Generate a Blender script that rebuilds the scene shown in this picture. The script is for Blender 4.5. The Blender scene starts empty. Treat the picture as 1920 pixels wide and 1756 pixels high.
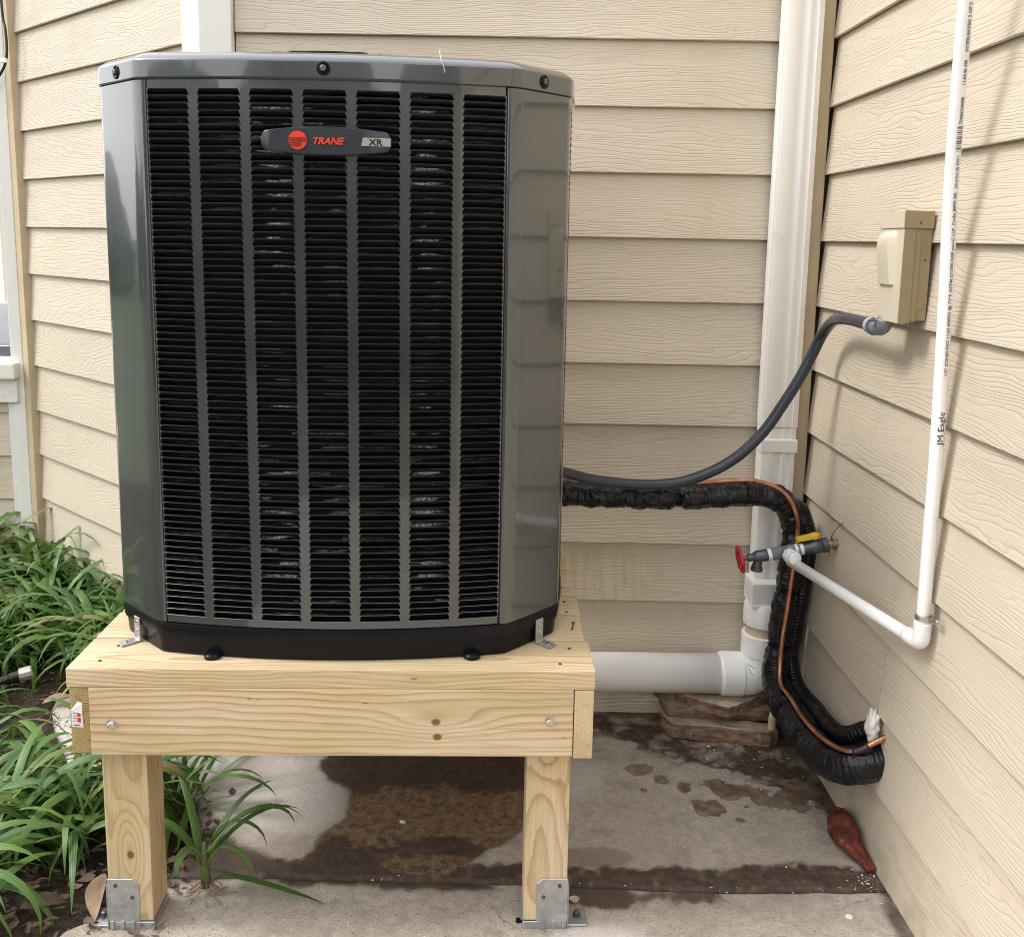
import bpy, bmesh, math, random
import numpy as np
from mathutils import Vector, Matrix, Euler, noise as mnoise

scene = bpy.context.scene
C = scene.collection
PI = math.pi
R = math.radians

# ------------------------------------------------------------------ camera
cam_d = bpy.data.cameras.new('camera')
cam = bpy.data.objects.new('camera', cam_d)
C.objects.link(cam)
scene.camera = cam
cam_d.sensor_fit = 'HORIZONTAL'
cam_d.sensor_width = 36.0
cam_d.lens = 1796.44 / 1920 * 36
cam_d.shift_y = -(878 - 727.73) / 1920
cam_d.clip_start = 0.05
cam_d.clip_end = 500
def set_camera(loc, pitch, yaw, roll):
    f = Vector((math.sin(yaw) * math.cos(pitch), math.cos(yaw) * math.cos(pitch), -math.sin(pitch)))
    r = Vector((math.cos(yaw), -math.sin(yaw), 0))
    d = f.cross(r)
    c, s = math.cos(roll), math.sin(roll)
    r2 = r * c + d * s
    d2 = d * c - r * s
    m = Matrix((r2, -d2, -f)).transposed()
    cam.matrix_world = Matrix.Translation(loc) @ m.to_4x4()
set_camera((-0.8233, -2.7220, 1.4205), 0.1569, -0.0052, -0.0184)

# ------------------------------------------------------------------ sky, sun, exposure
SUN_EL, SUN_AZ = R(50), R(265)
world = bpy.data.worlds.new('World')
scene.world = world
world.use_nodes = True
wn = world.node_tree.nodes
wl = world.node_tree.links
bg = wn['Background']
sky = wn.new('ShaderNodeTexSky')
sky.sky_type = 'NISHITA'
sky.sun_disc = False
sky.sun_elevation = SUN_EL
sky.sun_rotation = SUN_AZ
sky.air_density = 1.0
sky.dust_density = 3.0
sky.ozone_density = 0.8
mixw = wn.new('ShaderNodeMix')
mixw.data_type = 'RGBA'
mixw.inputs[0].default_value = 0.78
mixw.inputs[7].default_value = (7.6, 7.6, 7.75, 1)      # even bright cloud cover
wl.new(sky.outputs[0], mixw.inputs[6])
wl.new(mixw.outputs[2], bg.inputs[0])
bg.inputs[1].default_value = 0.15
sun_d = bpy.data.lights.new('sun', 'SUN')
sun_d.energy = 1.15
sun_d.angle = R(16)
sun_d.color = (1.0, 0.975, 0.935)
sun = bpy.data.objects.new('sun', sun_d)
C.objects.link(sun)
sdir = Vector((math.sin(SUN_AZ) * math.cos(SUN_EL), math.cos(SUN_AZ) * math.cos(SUN_EL), math.sin(SUN_EL)))
sun.rotation_euler = sdir.to_track_quat('Z', 'Y').to_euler()
sun.location = sdir * 20
vs = scene.view_settings
vs.view_transform = 'Standard'
vs.look = 'None'
vs.exposure = 1.0
vs.gamma = 1.0
vs.use_curve_mapping = False
scene.cycles.use_denoising = True
scene.cycles.max_bounces = 5
scene.cycles.diffuse_bounces = 3
scene.cycles.glossy_bounces = 3
scene.cycles.transmission_bounces = 2
scene.cycles.use_adaptive_sampling = True
scene.cycles.adaptive_threshold = 0.015
scene.cycles.filter_width = 0.95
scene.cycles.caustics_reflective = False
scene.cycles.caustics_refractive = False

# ------------------------------------------------------------------ node helpers
class Mat:
    def __init__(s, name):
        s.m = bpy.data.materials.new(name)
        s.m.use_nodes = True
        s.nt = s.m.node_tree
        s.b = s.nt.nodes['Principled BSDF']
    def n(s, typ, **kw):
        nd = s.nt.nodes.new('ShaderNode' + typ)
        for k, v in kw.items():
            setattr(nd, k, v)
        return nd
    def put(s, sock, v):
        if isinstance(v, bpy.types.NodeSocket):
            s.nt.links.new(v, sock)
        elif v is not None:
            if isinstance(v, (tuple, list)) and len(v) == 3 and sock.type == 'RGBA':
                v = tuple(v) + (1,)
            sock.default_value = v
    def coord(s, kind='Object'):
        return s.n('TexCoord').outputs[kind]
    def mapping(s, vec, scale=(1, 1, 1), loc=(0, 0, 0)):
        nd = s.n('Mapping')
        s.put(nd.inputs['Vector'], vec); s.put(nd.inputs['Scale'], scale); s.put(nd.inputs['Location'], loc)
        return nd.outputs[0]
    def noise(s, vec, scale=5, detail=2, rough=0.5, dist=0.0):
        nd = s.n('TexNoise')
        s.put(nd.inputs['Vector'], vec); s.put(nd.inputs['Scale'], scale); s.put(nd.inputs['Detail'], detail)
        s.put(nd.inputs['Roughness'], rough); s.put(nd.inputs['Distortion'], dist)
        return nd.outputs[0]
    def math(s, op, a, b=None, c=None, clamp=False):
        nd = s.n('Math', operation=op, use_clamp=clamp)
        s.put(nd.inputs[0], a)
        if b is not None: s.put(nd.inputs[1], b)
        if c is not None: s.put(nd.inputs[2], c)
        return nd.outputs[0]
    def vmath(s, op, a, b=None):
        nd = s.n('VectorMath', operation=op)
        s.put(nd.inputs[0], a)
        if b is not None: s.put(nd.inputs[1], b)
        return nd.outputs[0]
    def mix(s, f, a, b, blend='MIX'):
        nd = s.n('Mix', data_type='RGBA', blend_type=blend)
        s.put(nd.inputs[0], f); s.put(nd.inputs[6], a); s.put(nd.inputs[7], b)
        return nd.outputs[2]
    def ramp(s, f, stops):
        nd = s.n('ValToRGB')
        cr = nd.color_ramp
        while len(cr.elements) > 1:
            cr.elements.remove(cr.elements[-1])
        for i, (p, c) in enumerate(stops):
            e = cr.elements[0] if i == 0 else cr.elements.new(p)
            e.position = p
            if not isinstance(c, (tuple, list)): c = (c, c, c)
            e.color = tuple(c) + (1,)
        s.put(nd.inputs[0], f)
        return nd.outputs[0]
    def smooth(s, v, lo, hi, a=0.0, b=1.0):
        nd = s.n('MapRange', interpolation_type='SMOOTHSTEP')
        s.put(nd.inputs[0], v); nd.inputs[1].default_value = lo; nd.inputs[2].default_value = hi
        nd.inputs[3].default_value = a; nd.inputs[4].default_value = b
        return nd.outputs[0]
    def bump(s, h, strength=0.5, dist=0.002, normal=None):
        nd = s.n('Bump')
        s.put(nd.inputs['Height'], h); nd.inputs['Strength'].default_value = strength
        nd.inputs['Distance'].default_value = dist
        if normal is not None: s.put(nd.inputs['Normal'], normal)
        return nd.outputs[0]
    def attr(s, name, kind='GEOMETRY', out='Fac'):
        nd = s.n('Attribute', attribute_type=kind, attribute_name=name)
        return nd.outputs[out]
    def rnd(s):
        return s.n('ObjectInfo').outputs['Random']
    def sep(s, v):
        nd = s.n('SeparateXYZ'); s.put(nd.inputs[0], v); return nd.outputs
    def comb(s, x, y, z):
        nd = s.n('CombineXYZ'); s.put(nd.inputs[0], x); s.put(nd.inputs[1], y); s.put(nd.inputs[2], z); return nd.outputs[0]
    def set(s, color=None, rough=None, metal=None, normal=None, spec=None, coat=None, coat_rough=None):
        if color is not None: s.put(s.b.inputs['Base Color'], color)
        if rough is not None: s.put(s.b.inputs['Roughness'], rough)
        if metal is not None: s.put(s.b.inputs['Metallic'], metal)
        if normal is not None: s.put(s.b.inputs['Normal'], normal)
        if spec is not None: s.put(s.b.inputs['Specular IOR Level'], spec)
        if coat is not None: s.put(s.b.inputs['Coat Weight'], coat)
        if coat_rough is not None: s.put(s.b.inputs['Coat Roughness'], coat_rough)
        return s.m

def simple(name, color, rough=0.5, metal=0.0, var=0.12, scale=30, bump=0.0, bscale=200, spec=None, coat=None):
    m = Mat(name)
    co = m.coord()
    n = m.noise(co, scale, 3)
    dark = tuple(c * (1 - var) for c in color)
    lite = tuple(min(1, c * (1 + var)) for c in color)
    col = m.mix(n, dark, lite)
    rr = m.math('MULTIPLY_ADD', m.noise(co, scale * 2.3, 2), 0.16, rough - 0.08)
    nor = m.bump(m.noise(co, bscale, 3), bump, 0.001) if bump else None
    return m.set(col, rr, metal, nor, spec, coat)

# ------------------------------------------------------------------ materials
def mat_siding(name, base, stain=False):
    m = Mat(name)
    co = m.coord()
    r = m.rnd()
    off = m.comb(m.math('MULTIPLY', r, 37.0), m.math('MULTIPLY', r, 11.0), m.math('MULTIPLY', r, 5.0))
    p = m.vmath('ADD', co, off)
    x, y, z = m.sep(p)
    # embossed cedar grain: level lines of a warped height field
    warp = m.noise(m.mapping(p, (1.7, 1.0, 9.0)), 1.0, 2, 0.5)
    warp2 = m.noise(m.mapping(p, (9.0, 1.0, 30.0)), 1.0, 2, 0.5)
    fld = m.math('ADD', z, m.math('MULTIPLY', m.math('SUBTRACT', warp, 0.5), 0.15))
    fld = m.math('ADD', fld, m.math('MULTIPLY', m.math('SUBTRACT', warp2, 0.5), 0.017))
    t = m.math('MULTIPLY', fld, 190.0)
    tri = m.math('PINGPONG', t, 1.0)
    groove = m.smooth(tri, 0.0, 0.42)
    f2 = m.math('ADD', z, m.math('ADD', m.math('MULTIPLY', warp, 0.03), m.math('MULTIPLY', warp2, 0.007)))
    tri2 = m.smooth(m.math('PINGPONG', m.math('MULTIPLY', f2, 430.0), 1.0), 0.1, 0.8)
    fine = m.noise(m.mapping(p, (14.0, 8.0, 520.0)), 1.0, 2, 0.6)
    amt = m.smooth(m.noise(m.mapping(p, (2.2, 1, 13.0), (3.1, 0, 1.7)), 1.0, 2), 0.30, 0.62, 0.25, 1.0)
    h = m.math('ADD', m.math('MULTIPLY', groove, amt), m.math('MULTIPLY', fine, 0.30))
    h = m.math('ADD', h, m.math('MULTIPLY', tri2, m.math('MULTIPLY_ADD', amt, -0.45, 0.60)))
    nor = m.bump(h, 0.62, 0.0011)
    big = m.noise(m.mapping(p, (0.9, 1, 4)), 1.0, 3, 0.55)
    col = m.mix(m.smooth(big, 0.25, 0.75), tuple(c * 0.93 for c in base), tuple(c * 1.05 for c in base))
    col = m.mix(m.math('MULTIPLY', m.math('FRACT', m.math('MULTIPLY', r, 7.31)), 0.45), col, tuple(c * d for c, d in zip(base, (0.90, 0.88, 0.84))))
    gz_ = m.sep(m.n('NewGeometry').outputs['Position'])[2]
    splash = m.math('MULTIPLY', m.smooth(gz_, 0.02, 0.32, 1.0, 0.0), m.smooth(m.noise(m.mapping(p, (11, 1, 22)), 1.0, 4, 0.65), 0.40, 0.72))
    col = m.mix(m.math('MULTIPLY', splash, 0.45), col, (0.30, 0.24, 0.155))
    # dirt held in the grooves, faint specks
    dirt = m.math('MULTIPLY', m.math('SUBTRACT', 1.0, m.smooth(tri, 0.0, 0.22)), m.math('MULTIPLY', amt, 0.24))
    col = m.mix(dirt, col, tuple(c * 0.5 for c in base))
    speck = m.smooth(m.noise(p, 46, 2, 0.7), 0.765, 0.80)
    col = m.mix(m.math('MULTIPLY', speck, 0.35), col, (0.20, 0.14, 0.08))
    sp = m.smooth(m.noise(m.mapping(p, (5, 1, 2.5)), 1.0, 4, 0.65), 0.52, 0.78, 0.0, 0.35)
    col = m.mix(sp, col, tuple(c * d for c, d in zip(base, (0.80, 0.74, 0.60))))
    if stain:   # runs of splashed dirt near the ground by the platform
        g = m.sep(m.n('NewGeometry').outputs['Position'])
        dx = m.math('DIVIDE', m.math('ADD', g[0], 0.53), 0.17)
        dz = m.math('DIVIDE', m.math('SUBTRACT', g[2], 0.44), 0.09)
        d2 = m.math('ADD', m.math('MULTIPLY', dx, dx), m.math('MULTIPLY', dz, dz))
        blob = m.smooth(d2, 0.1, 1.6, 1.0, 0.0)
        runs = m.smooth(m.noise(m.mapping(m.n('NewGeometry').outputs['Position'], (38, 1, 5)), 1.0, 4, 0.6), 0.40, 0.68)
        col = m.mix(m.math('MULTIPLY', m.math('MULTIPLY', blob, runs), 0.34), col, (0.27, 0.22, 0.11))
    return m.set(col, m.math('MULTIPLY_ADD', fine, 0.12, 0.52), 0, nor, 0.35)
M_side = mat_siding('beige_fibre_cement', (0.640, 0.554, 0.442))
M_side_b = mat_siding('beige_fibre_cement_back', (0.640, 0.554, 0.442), True)
M_sheath = simple('beige_sheathing', (0.45, 0.36, 0.25), 0.7)
M_tan = simple('tan_trim_paint', (0.52, 0.41, 0.27), 0.55, var=0.15, scale=12, bump=0.25)

def mat_whitetrim(name, base, dirt):
    m = Mat(name)
    co = m.coord()
    n1 = m.noise(m.mapping(co, (14, 14, 3)), 1.0, 4, 0.6)
    col = m.mix(n1, tuple(c * 0.92 for c in base), base)
    st = m.smooth(m.noise(co, 11, 5, 0.7), 0.60, 0.80, 0, dirt)
    col = m.mix(st, col, (0.33, 0.29, 0.23))
    nor = m.bump(m.noise(m.mapping(co, (60, 60, 5)), 1.0, 4, 0.6), 0.35, 0.0012)
    return m.set(col, 0.5, 0, nor, 0.4)
M_trim = mat_whitetrim('worn_white_trim', (0.80, 0.775, 0.72), 0.5)
M_spout = mat_whitetrim('cream_white_downspout', (0.87, 0.85, 0.80), 0.2)
M_pvc = simple('white_pvc', (0.88, 0.88, 0.87), 0.32, var=0.05, scale=9)
M_pvc_old = simple('scuffed_white_pvc', (0.78, 0.77, 0.74), 0.45, var=0.14, scale=25)
M_pvc_beige = simple('discoloured_beige_pvc', (0.58, 0.47, 0.34), 0.4, var=0.18, scale=22)
M_cpvc = simple('cream_cpvc', (0.62, 0.52, 0.33), 0.4, var=0.12)

def mat_wood(name, c_lite, c_mid, c_dark, green):
    m = Mat(name)
    co = m.coord()
    wc = m.attr('ring_centre', 'OBJECT', 'Vector')
    k1 = m.attr('knot_a', 'OBJECT', 'Vector')
    k2 = m.attr('knot_b', 'OBJECT', 'Vector')
    sx, sy, sz = m.sep(wc)          # y centre, z centre, seed
    seed = m.comb(m.math('MULTIPLY', sz, 3.1), sz, m.math('MULTIPLY', sz, 1.7))
    p = m.vmath('ADD', co, seed)
    x, y, z = m.sep(co)
    w1 = m.noise(m.mapping(p, (2.1, 5, 5)), 1.0, 2, 0.45)
    w2 = m.noise(m.mapping(p, (2.6, 6, 6), (4.2, 1.3, 7.7)), 1.0, 2, 0.45)
    w3 = m.noise(m.mapping(p, (16, 60, 60)), 1.0, 2, 0.5)
    yy = m.math('ADD', m.math('SUBTRACT', y, sx), m.math('MULTIPLY_ADD', w1, 0.052, -0.026))
    zz = m.math('ADD', m.math('SUBTRACT', z, sy), m.math('MULTIPLY_ADD', w2, 0.052, -0.026))
    rad = m.math('SQRT', m.math('ADD', m.math('MULTIPLY', yy, yy), m.math('MULTIPLY', zz, zz)))
    rad = m.math('ADD', rad, m.math('MULTIPLY_ADD', w3, 0.0034, -0.0017))
    knots = None
    for k, (ax, az, amp) in ((k1, (0.105, 0.028, 0.040)), (k2, (0.030, 0.010, 0.010))):
        kx, ky, kz = m.sep(k)
        ex = m.math('DIVIDE', m.math('SUBTRACT', x, kx), ax)
        ez = m.math('DIVIDE', m.math('SUBTRACT', z, ky), az)
        d2 = m.math('ADD', m.math('MULTIPLY', ex, ex), m.math('MULTIPLY', ez, ez))
        g = m.math('MULTIPLY', m.math('EXPONENT', m.math('MULTIPLY', d2, -1.0)), kz)
        rad = m.math('ADD', rad, m.math('MULTIPLY', g, amp))
        ex2 = m.math('MULTIPLY', ex, ax / 0.0105); ez2 = m.math('MULTIPLY', ez, az / 0.0085)
        d3 = m.math('ADD', m.math('MULTIPLY', ex2, ex2), m.math('MULTIPLY', ez2, ez2))
        kk = m.math('MULTIPLY', m.smooth(d3, 0.25, 1.15, 1.0, 0.0), kz)
        knots = kk if knots is None else m.math('MAXIMUM', knots, kk)
    t = m.math('FRACT', m.math('MULTIPLY', rad, m.attr('ring_rate', 'OBJECT', 'Fac')))
    ring = m.ramp(t, [(0.0, 0.10), (0.30, 0.0), (0.62, 0.30), (0.86, 0.95), (0.94, 1.0), (1.0, 0.10)])
    soft = m.noise(m.mapping(p, (3, 9, 9)), 1.0, 3, 0.5)
    ring = m.math('MULTIPLY', ring, m.smooth(soft, 0.2, 0.8, 0.45, 1.0))
    fibre = m.noise(m.mapping(p, (7, 330, 330)), 1.0, 3, 0.6)
    col = m.mix(m.smooth(soft, 0.3, 0.7), c_lite, c_mid)
    col = m.mix(ring, col, c_dark)
    col = m.mix(m.smooth(m.noise(m.mapping(p, (1.3, 8, 8), (9, 2, 4)), 1.0, 2), 0.42, 0.72, 0.0, green), col, (0.43, 0.385, 0.19))
    col = m.mix(m.smooth(fibre, 0.35, 0.8, 0.0, 0.42), col, c_dark)
    streak = m.smooth(m.noise(m.mapping(p, (2.2, 85, 85), (1, 5, 3)), 1.0, 3, 0.6), 0.58, 0.74, 0.0, 0.45)
    col = m.mix(streak, col, tuple(c * 0.85 for c in c_dark))
    spots = m.smooth(m.noise(m.mapping(p, (20, 55, 55)), 1.0, 2, 0.6), 0.745, 0.79, 0.0, 0.7)
    col = m.mix(spots, col, (0.16, 0.09, 0.04))
    col = m.mix(m.math('MULTIPLY', knots, 0.9), col, (0.15, 0.065, 0.025))
    h = m.math('SUBTRACT', fibre, m.math('MULTIPLY', ring, 0.4))
    nor = m.bump(h, 0.35, 0.0012)
    return m.set(col, m.math('MULTIPLY_ADD', fibre, 0.15, 0.55), 0, nor, 0.3)
M_wood = mat_wood('pressure_treated_pine', (0.76, 0.63, 0.445), (0.70, 0.54, 0.345), (0.42, 0.265, 0.125), 0.5)
M_wood_g = mat_wood('greenish_treated_pine', (0.60, 0.47, 0.24), (0.47, 0.37, 0.165), (0.20, 0.13, 0.045), 0.75)

def mat_acpaint(name, base, rough, peel=0.10):
    m = Mat(name)
    co = m.coord()
    nor = m.bump(m.noise(co, 260, 2, 0.5), peel, 0.0006)
    nor = m.bump(m.noise(co, 5, 1, 0.5), 0.03, 0.006, nor)
    dust = m.smooth(m.noise(co, 9, 5, 0.7), 0.40, 0.9, 0, 0.04)
    col = m.mix(dust, base, (0.26, 0.26, 0.25))
    return m.set(col, m.math('MULTIPLY_ADD', m.noise(co, 12, 3), 0.10, rough - 0.05), 0, nor, 0.7, 1.0, 0.05)
M_paint = mat_acpaint('charcoal_enamel', (0.029, 0.0345, 0.0355), 0.22)
M_paint.node_tree.nodes['Principled BSDF'].inputs['Coat IOR'].default_value = 1.66
M_louver = mat_acpaint('charcoal_enamel_louver', (0.009, 0.010, 0.012), 0.36)
M_black = simple('black_plastic', (0.006, 0.006, 0.008), 0.30, var=0.2, scale=18, bump=0.05, bscale=300, spec=0.2)
def mat_coil():
    m = Mat('spine_fin_coil')
    co = m.coord()
    n1 = m.noise(m.mapping(co, (420, 420, 130)), 1.0, 3, 0.7)
    nor = m.bump(n1, 1.0, 0.010)
    glint = m.smooth(m.noise(m.mapping(co, (9, 9, 40)), 1.0, 3, 0.6), 0.50, 0.56)  # painted glints: pale flecks in columns along tube crests, standing in for highlights
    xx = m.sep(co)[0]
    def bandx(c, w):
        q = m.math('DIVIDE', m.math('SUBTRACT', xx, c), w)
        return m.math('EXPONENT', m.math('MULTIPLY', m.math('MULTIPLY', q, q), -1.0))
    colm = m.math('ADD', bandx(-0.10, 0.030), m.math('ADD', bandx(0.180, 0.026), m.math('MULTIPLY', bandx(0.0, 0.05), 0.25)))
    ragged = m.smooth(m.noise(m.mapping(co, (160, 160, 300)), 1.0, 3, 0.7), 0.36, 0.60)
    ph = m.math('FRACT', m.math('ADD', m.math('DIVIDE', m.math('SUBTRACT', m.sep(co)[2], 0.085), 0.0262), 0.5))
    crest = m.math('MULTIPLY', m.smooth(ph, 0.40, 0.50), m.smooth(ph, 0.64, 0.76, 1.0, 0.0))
    glint = m.math('MULTIPLY', m.math('MULTIPLY', glint, ragged), crest)
    glint = m.math('MULTIPLY', glint, m.math('MULTIPLY_ADD', colm, 0.93, 0.07))
    col = m.mix(glint, (0.004, 0.004, 0.006), (0.95, 0.94, 0.90))
    return m.set(col, 0.30, m.math('MULTIPLY', glint, 0.45), nor, 0.25)
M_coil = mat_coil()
M_badge = simple('badge_plastic', (0.022, 0.026, 0.033), 0.34, var=0.1)
M_red = simple('orange_red_print', (0.72, 0.045, 0.012), 0.4, var=0.05)
M_reddark = simple('dark_red_print', (0.20, 0.012, 0.006), 0.4, var=0.05)
M_silver = simple('brushed_silver_plate', (0.42, 0.41, 0.37), 0.38, 0.75, var=0.1)
M_ink = simple('black_ink', (0.012, 0.012, 0.012), 0.6, var=0.05)
M_ink_g = simple('faded_grey_ink', (0.13, 0.14, 0.15), 0.6, var=0.15, scale=400)
def mat_zinc():
    m = Mat('galvanised_steel')
    co = m.coord()
    v = m.n('TexVoronoi'); m.put(v.inputs['Vector'], co); v.inputs['Scale'].default_value = 70
    s = m.noise(co, 30, 3)
    col = m.mix(m.sep(v.outputs['Color'])[0], (0.44, 0.46, 0.48), (0.58, 0.60, 0.62))
    col = m.mix(m.smooth(s, 0.5, 0.8, 0, 0.25), col, (0.36, 0.37, 0.36))
    return m.set(col, m.math('MULTIPLY_ADD', s, 0.2, 0.33), 0.85, m.bump(s, 0.06, 0.001))
M_zinc = mat_zinc()
M_steel = simple('bright_steel', (0.6, 0.6, 0.6), 0.25, 0.95, var=0.15)
M_dsteel = simple('dark_steel', (0.10, 0.11, 0.13), 0.4, 0.6, var=0.3)
M_conduit = simple('grey_liquidtight', (0.028, 0.036, 0.050), 0.24, var=0.1, bump=0.08)
M_fit = simple('light_grey_fitting', (0.40, 0.42, 0.45), 0.4, var=0.08)
M_fitd = simple('slate_grey_fitting', (0.17, 0.19, 0.22), 0.4, var=0.12)
def mat_sleeve():
    m = Mat('black_corrugated_sleeve')
    co = m.coord()
    n = m.noise(co, 70, 4, 0.65)
    n2 = m.noise(co, 22, 3, 0.6)
    nor = m.bump(m.math('ADD', n, m.math('MULTIPLY', n2, 1.2)), 0.55, 0.006)
    col = m.mix(n2, (0.0025, 0.003, 0.005), (0.007, 0.008, 0.012))
    return m.set(col, m.math('MULTIPLY_ADD', n, 0.2, 0.08), 0, nor, 0.42)
M_sleeve = mat_sleeve()
def mat_copper():
    m = Mat('copper')
    co = m.coord()
    n = m.noise(co, 26, 4, 0.6)
    col = m.mix(m.smooth(n, 0.35, 0.7), (0.72, 0.34, 0.20), (0.36, 0.15, 0.085))
    return m.set(col, m.math('MULTIPLY_ADD', n, 0.3, 0.22), 0.9, None)
M_copper = mat_copper()
M_braze = simple('heat_blackened_copper', (0.09, 0.06, 0.07), 0.4, 0.7, var=0.5, scale=60)
M_beigebox = simple('beige_enamel', (0.62, 0.55, 0.42), 0.42, var=0.06, scale=16)
M_beigebox2 = simple('box_body_tan', (0.30, 0.24, 0.13), 0.45, var=0.08, scale=22)  # darker tan for the box body; front faces use the beige
M_yellow = simple('yellow_vinyl', (0.75, 0.48, 0.04), 0.4, var=0.1)
M_redw = simple('red_handwheel_paint', (0.48, 0.015, 0.035), 0.35, var=0.15)
M_brass = simple('dull_brass', (0.42, 0.30, 0.14), 0.4, 0.8, var=0.35, scale=60)
M_tape = simple('white_thread_tape', (0.8, 0.8, 0.8), 0.7, var=0.1)
def mat_foam():
    m = Mat('expanding_foam')
    co = m.coord()
    nor = m.bump(m.noise(co, 60, 4, 0.6), 0.6, 0.006)
    m.b.inputs['Subsurface Weight'].default_value = 0.25
    m.b.inputs['Subsurface Radius'].default_value = (0.01, 0.008, 0.006)
    return m.set(m.mix(m.noise(co, 40, 3), (0.80, 0.77, 0.68), (0.88, 0.86, 0.80)), 0.7, 0, nor)
M_foam = mat_foam()
def mat_stone():
    m = Mat('brown_flagstone')
    co = m.coord()
    r = m.rnd()
    p = m.vmath('ADD', co, m.comb(m.math('MULTIPLY', r, 9.0), 0.0, m.math('MULTIPLY', r, 4.0)))
    lay = m.noise(m.mapping(p, (24, 24, 70)), 1.0, 5, 0.7)
    n = m.noise(p, 16, 5, 0.65)
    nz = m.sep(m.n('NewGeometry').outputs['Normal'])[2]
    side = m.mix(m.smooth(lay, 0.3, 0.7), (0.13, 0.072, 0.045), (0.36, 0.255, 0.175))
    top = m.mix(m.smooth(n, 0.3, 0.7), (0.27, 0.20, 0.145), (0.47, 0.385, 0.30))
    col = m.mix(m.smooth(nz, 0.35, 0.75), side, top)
    pale = m.smooth(m.noise(p, 30, 4, 0.7), 0.60, 0.70, 0, 0.65)
    col = m.mix(pale, col, (0.40, 0.31, 0.20))
    nor = m.bump(m.math('ADD', n, m.math('MULTIPLY', lay, 0.3)), 0.8, 0.006)
    return m.set(col, 0.72, 0, nor, 0.35)
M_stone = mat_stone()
def mat_red():
    m = Mat('rusty_red_clay')
    co = m.coord()
    n = m.noise(co, 26, 4, 0.6)
    col = m.mix(m.smooth(n, 0.3, 0.7), (0.065, 0.010, 0.006), (0.19, 0.040, 0.018))
    col = m.mix(m.smooth(m.noise(co, 48, 3), 0.60, 0.72, 0, 0.7), col, (0.33, 0.16, 0.07))
    return m.set(col, 0.68, 0, m.bump(m.math('ADD', n, m.noise(m.mapping(co, (60, 14, 60)), 1.0, 3, 0.6)), 0.8, 0.008), 0.4)
M_redclay = mat_red()

def mat_concrete():
    m = Mat('weathered_concrete')
    pos = m.n('NewGeometry').outputs['Position']
    n1 = m.noise(pos, 3.5, 5, 0.6)
    n2 = m.noise(pos, 45, 5, 0.7)
    n3 = m.noise(pos, 190, 3, 0.7)
    base = m.mix(m.smooth(n1, 0.3, 0.72), (0.43, 0.375, 0.305), (0.56, 0.505, 0.435))
    base = m.mix(m.smooth(n2, 0.3, 0.75), m.mix(0.5, base, (0.29, 0.25, 0.205)), base)
    base = m.mix(m.smooth(n3, 0.54, 0.68, 0, 0.75), base, (0.17, 0.145, 0.115))
    n4 = m.noise(m.mapping(pos, (1, 1, 1), (7, 3, 1)), 14, 5, 0.7)
    base = m.mix(m.smooth(n4, 0.46, 0.66, 0, 0.5), base, (0.25, 0.215, 0.18))
    base = m.mix(m.smooth(m.noise(m.vmath('ADD', pos, (3, 5, 1)), 150, 2, 0.6), 0.67, 0.72, 0, 0.6), base, (0.62, 0.58, 0.52))
    vor = m.n('TexVoronoi', feature='DISTANCE_TO_EDGE')
    vor.inputs['Scale'].default_value = 1.7
    wv = m.n('TexNoise'); m.put(wv.inputs['Vector'], pos); wv.inputs['Scale'].default_value = 7.0; wv.inputs['Detail'].default_value = 4.0
    m.put(vor.inputs['Vector'], m.vmath('ADD', pos, m.vmath('MULTIPLY', wv.outputs[1], (0.16, 0.16, 0.0))))
    crack = m.math('MULTIPLY', m.smooth(vor.outputs['Distance'], 0.0, 0.006, 1.0, 0.0), m.smooth(n1, 0.45, 0.6, 0.0, 0.6))
    base = m.mix(crack, base, (0.13, 0.10, 0.08))
    pale = m.attr('pale')
    base = m.mix(m.math('MULTIPLY', pale, 0.7), base, (0.66, 0.62, 0.605))
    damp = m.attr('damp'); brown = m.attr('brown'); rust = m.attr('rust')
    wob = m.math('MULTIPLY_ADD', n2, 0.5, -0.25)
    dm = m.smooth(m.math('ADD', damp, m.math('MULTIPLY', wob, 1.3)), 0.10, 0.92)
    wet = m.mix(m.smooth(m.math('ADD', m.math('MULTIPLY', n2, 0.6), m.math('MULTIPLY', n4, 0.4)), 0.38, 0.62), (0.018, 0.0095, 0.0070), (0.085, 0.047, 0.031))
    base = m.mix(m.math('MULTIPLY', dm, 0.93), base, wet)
    bm = m.smooth(m.math('ADD', brown, m.math('MULTIPLY', wob, 1.1)), 0.3, 0.75)
    br = m.mix(m.smooth(m.math('ADD', m.math('MULTIPLY', n2, 0.6), m.math('MULTIPLY', n3, 0.4)), 0.36, 0.62), (0.070, 0.038, 0.021), (0.33, 0.215, 0.125))
    base = m.mix(m.math('MULTIPLY', bm, 0.92), base, br)
    rm = m.smooth(m.math('ADD', rust, wob), 0.3, 0.7)
    base = m.mix(m.math('MULTIPLY', rm, 0.5), base, (0.16, 0.10, 0.055))
    h = m.math('ADD', n2, m.math('MULTIPLY', n3, 0.5))
    nor = m.bump(h, 0.6, 0.006)
    rough = m.math('SUBTRACT', 0.78, m.math('MULTIPLY', dm, 0.22))
    return m.set(base, rough, 0, nor, 0.4)
M_conc = mat_concrete()
def mat_soil():
    m = Mat('dark_soil')
    pos = m.n('NewGeometry').outputs['Position']
    n = m.noise(pos, 40, 6, 0.7)
    col = m.mix(m.smooth(n, 0.3, 0.7), (0.022, 0.016, 0.011), (0.115, 0.085, 0.06))
    col = m.mix(m.smooth(m.noise(pos, 90, 3), 0.62, 0.7, 0, 0.6), col, (0.25, 0.20, 0.15))
    return m.set(col, 0.9, 0, m.bump(n, 1.0, 0.015), 0.2)
M_soil = mat_soil()
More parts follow.
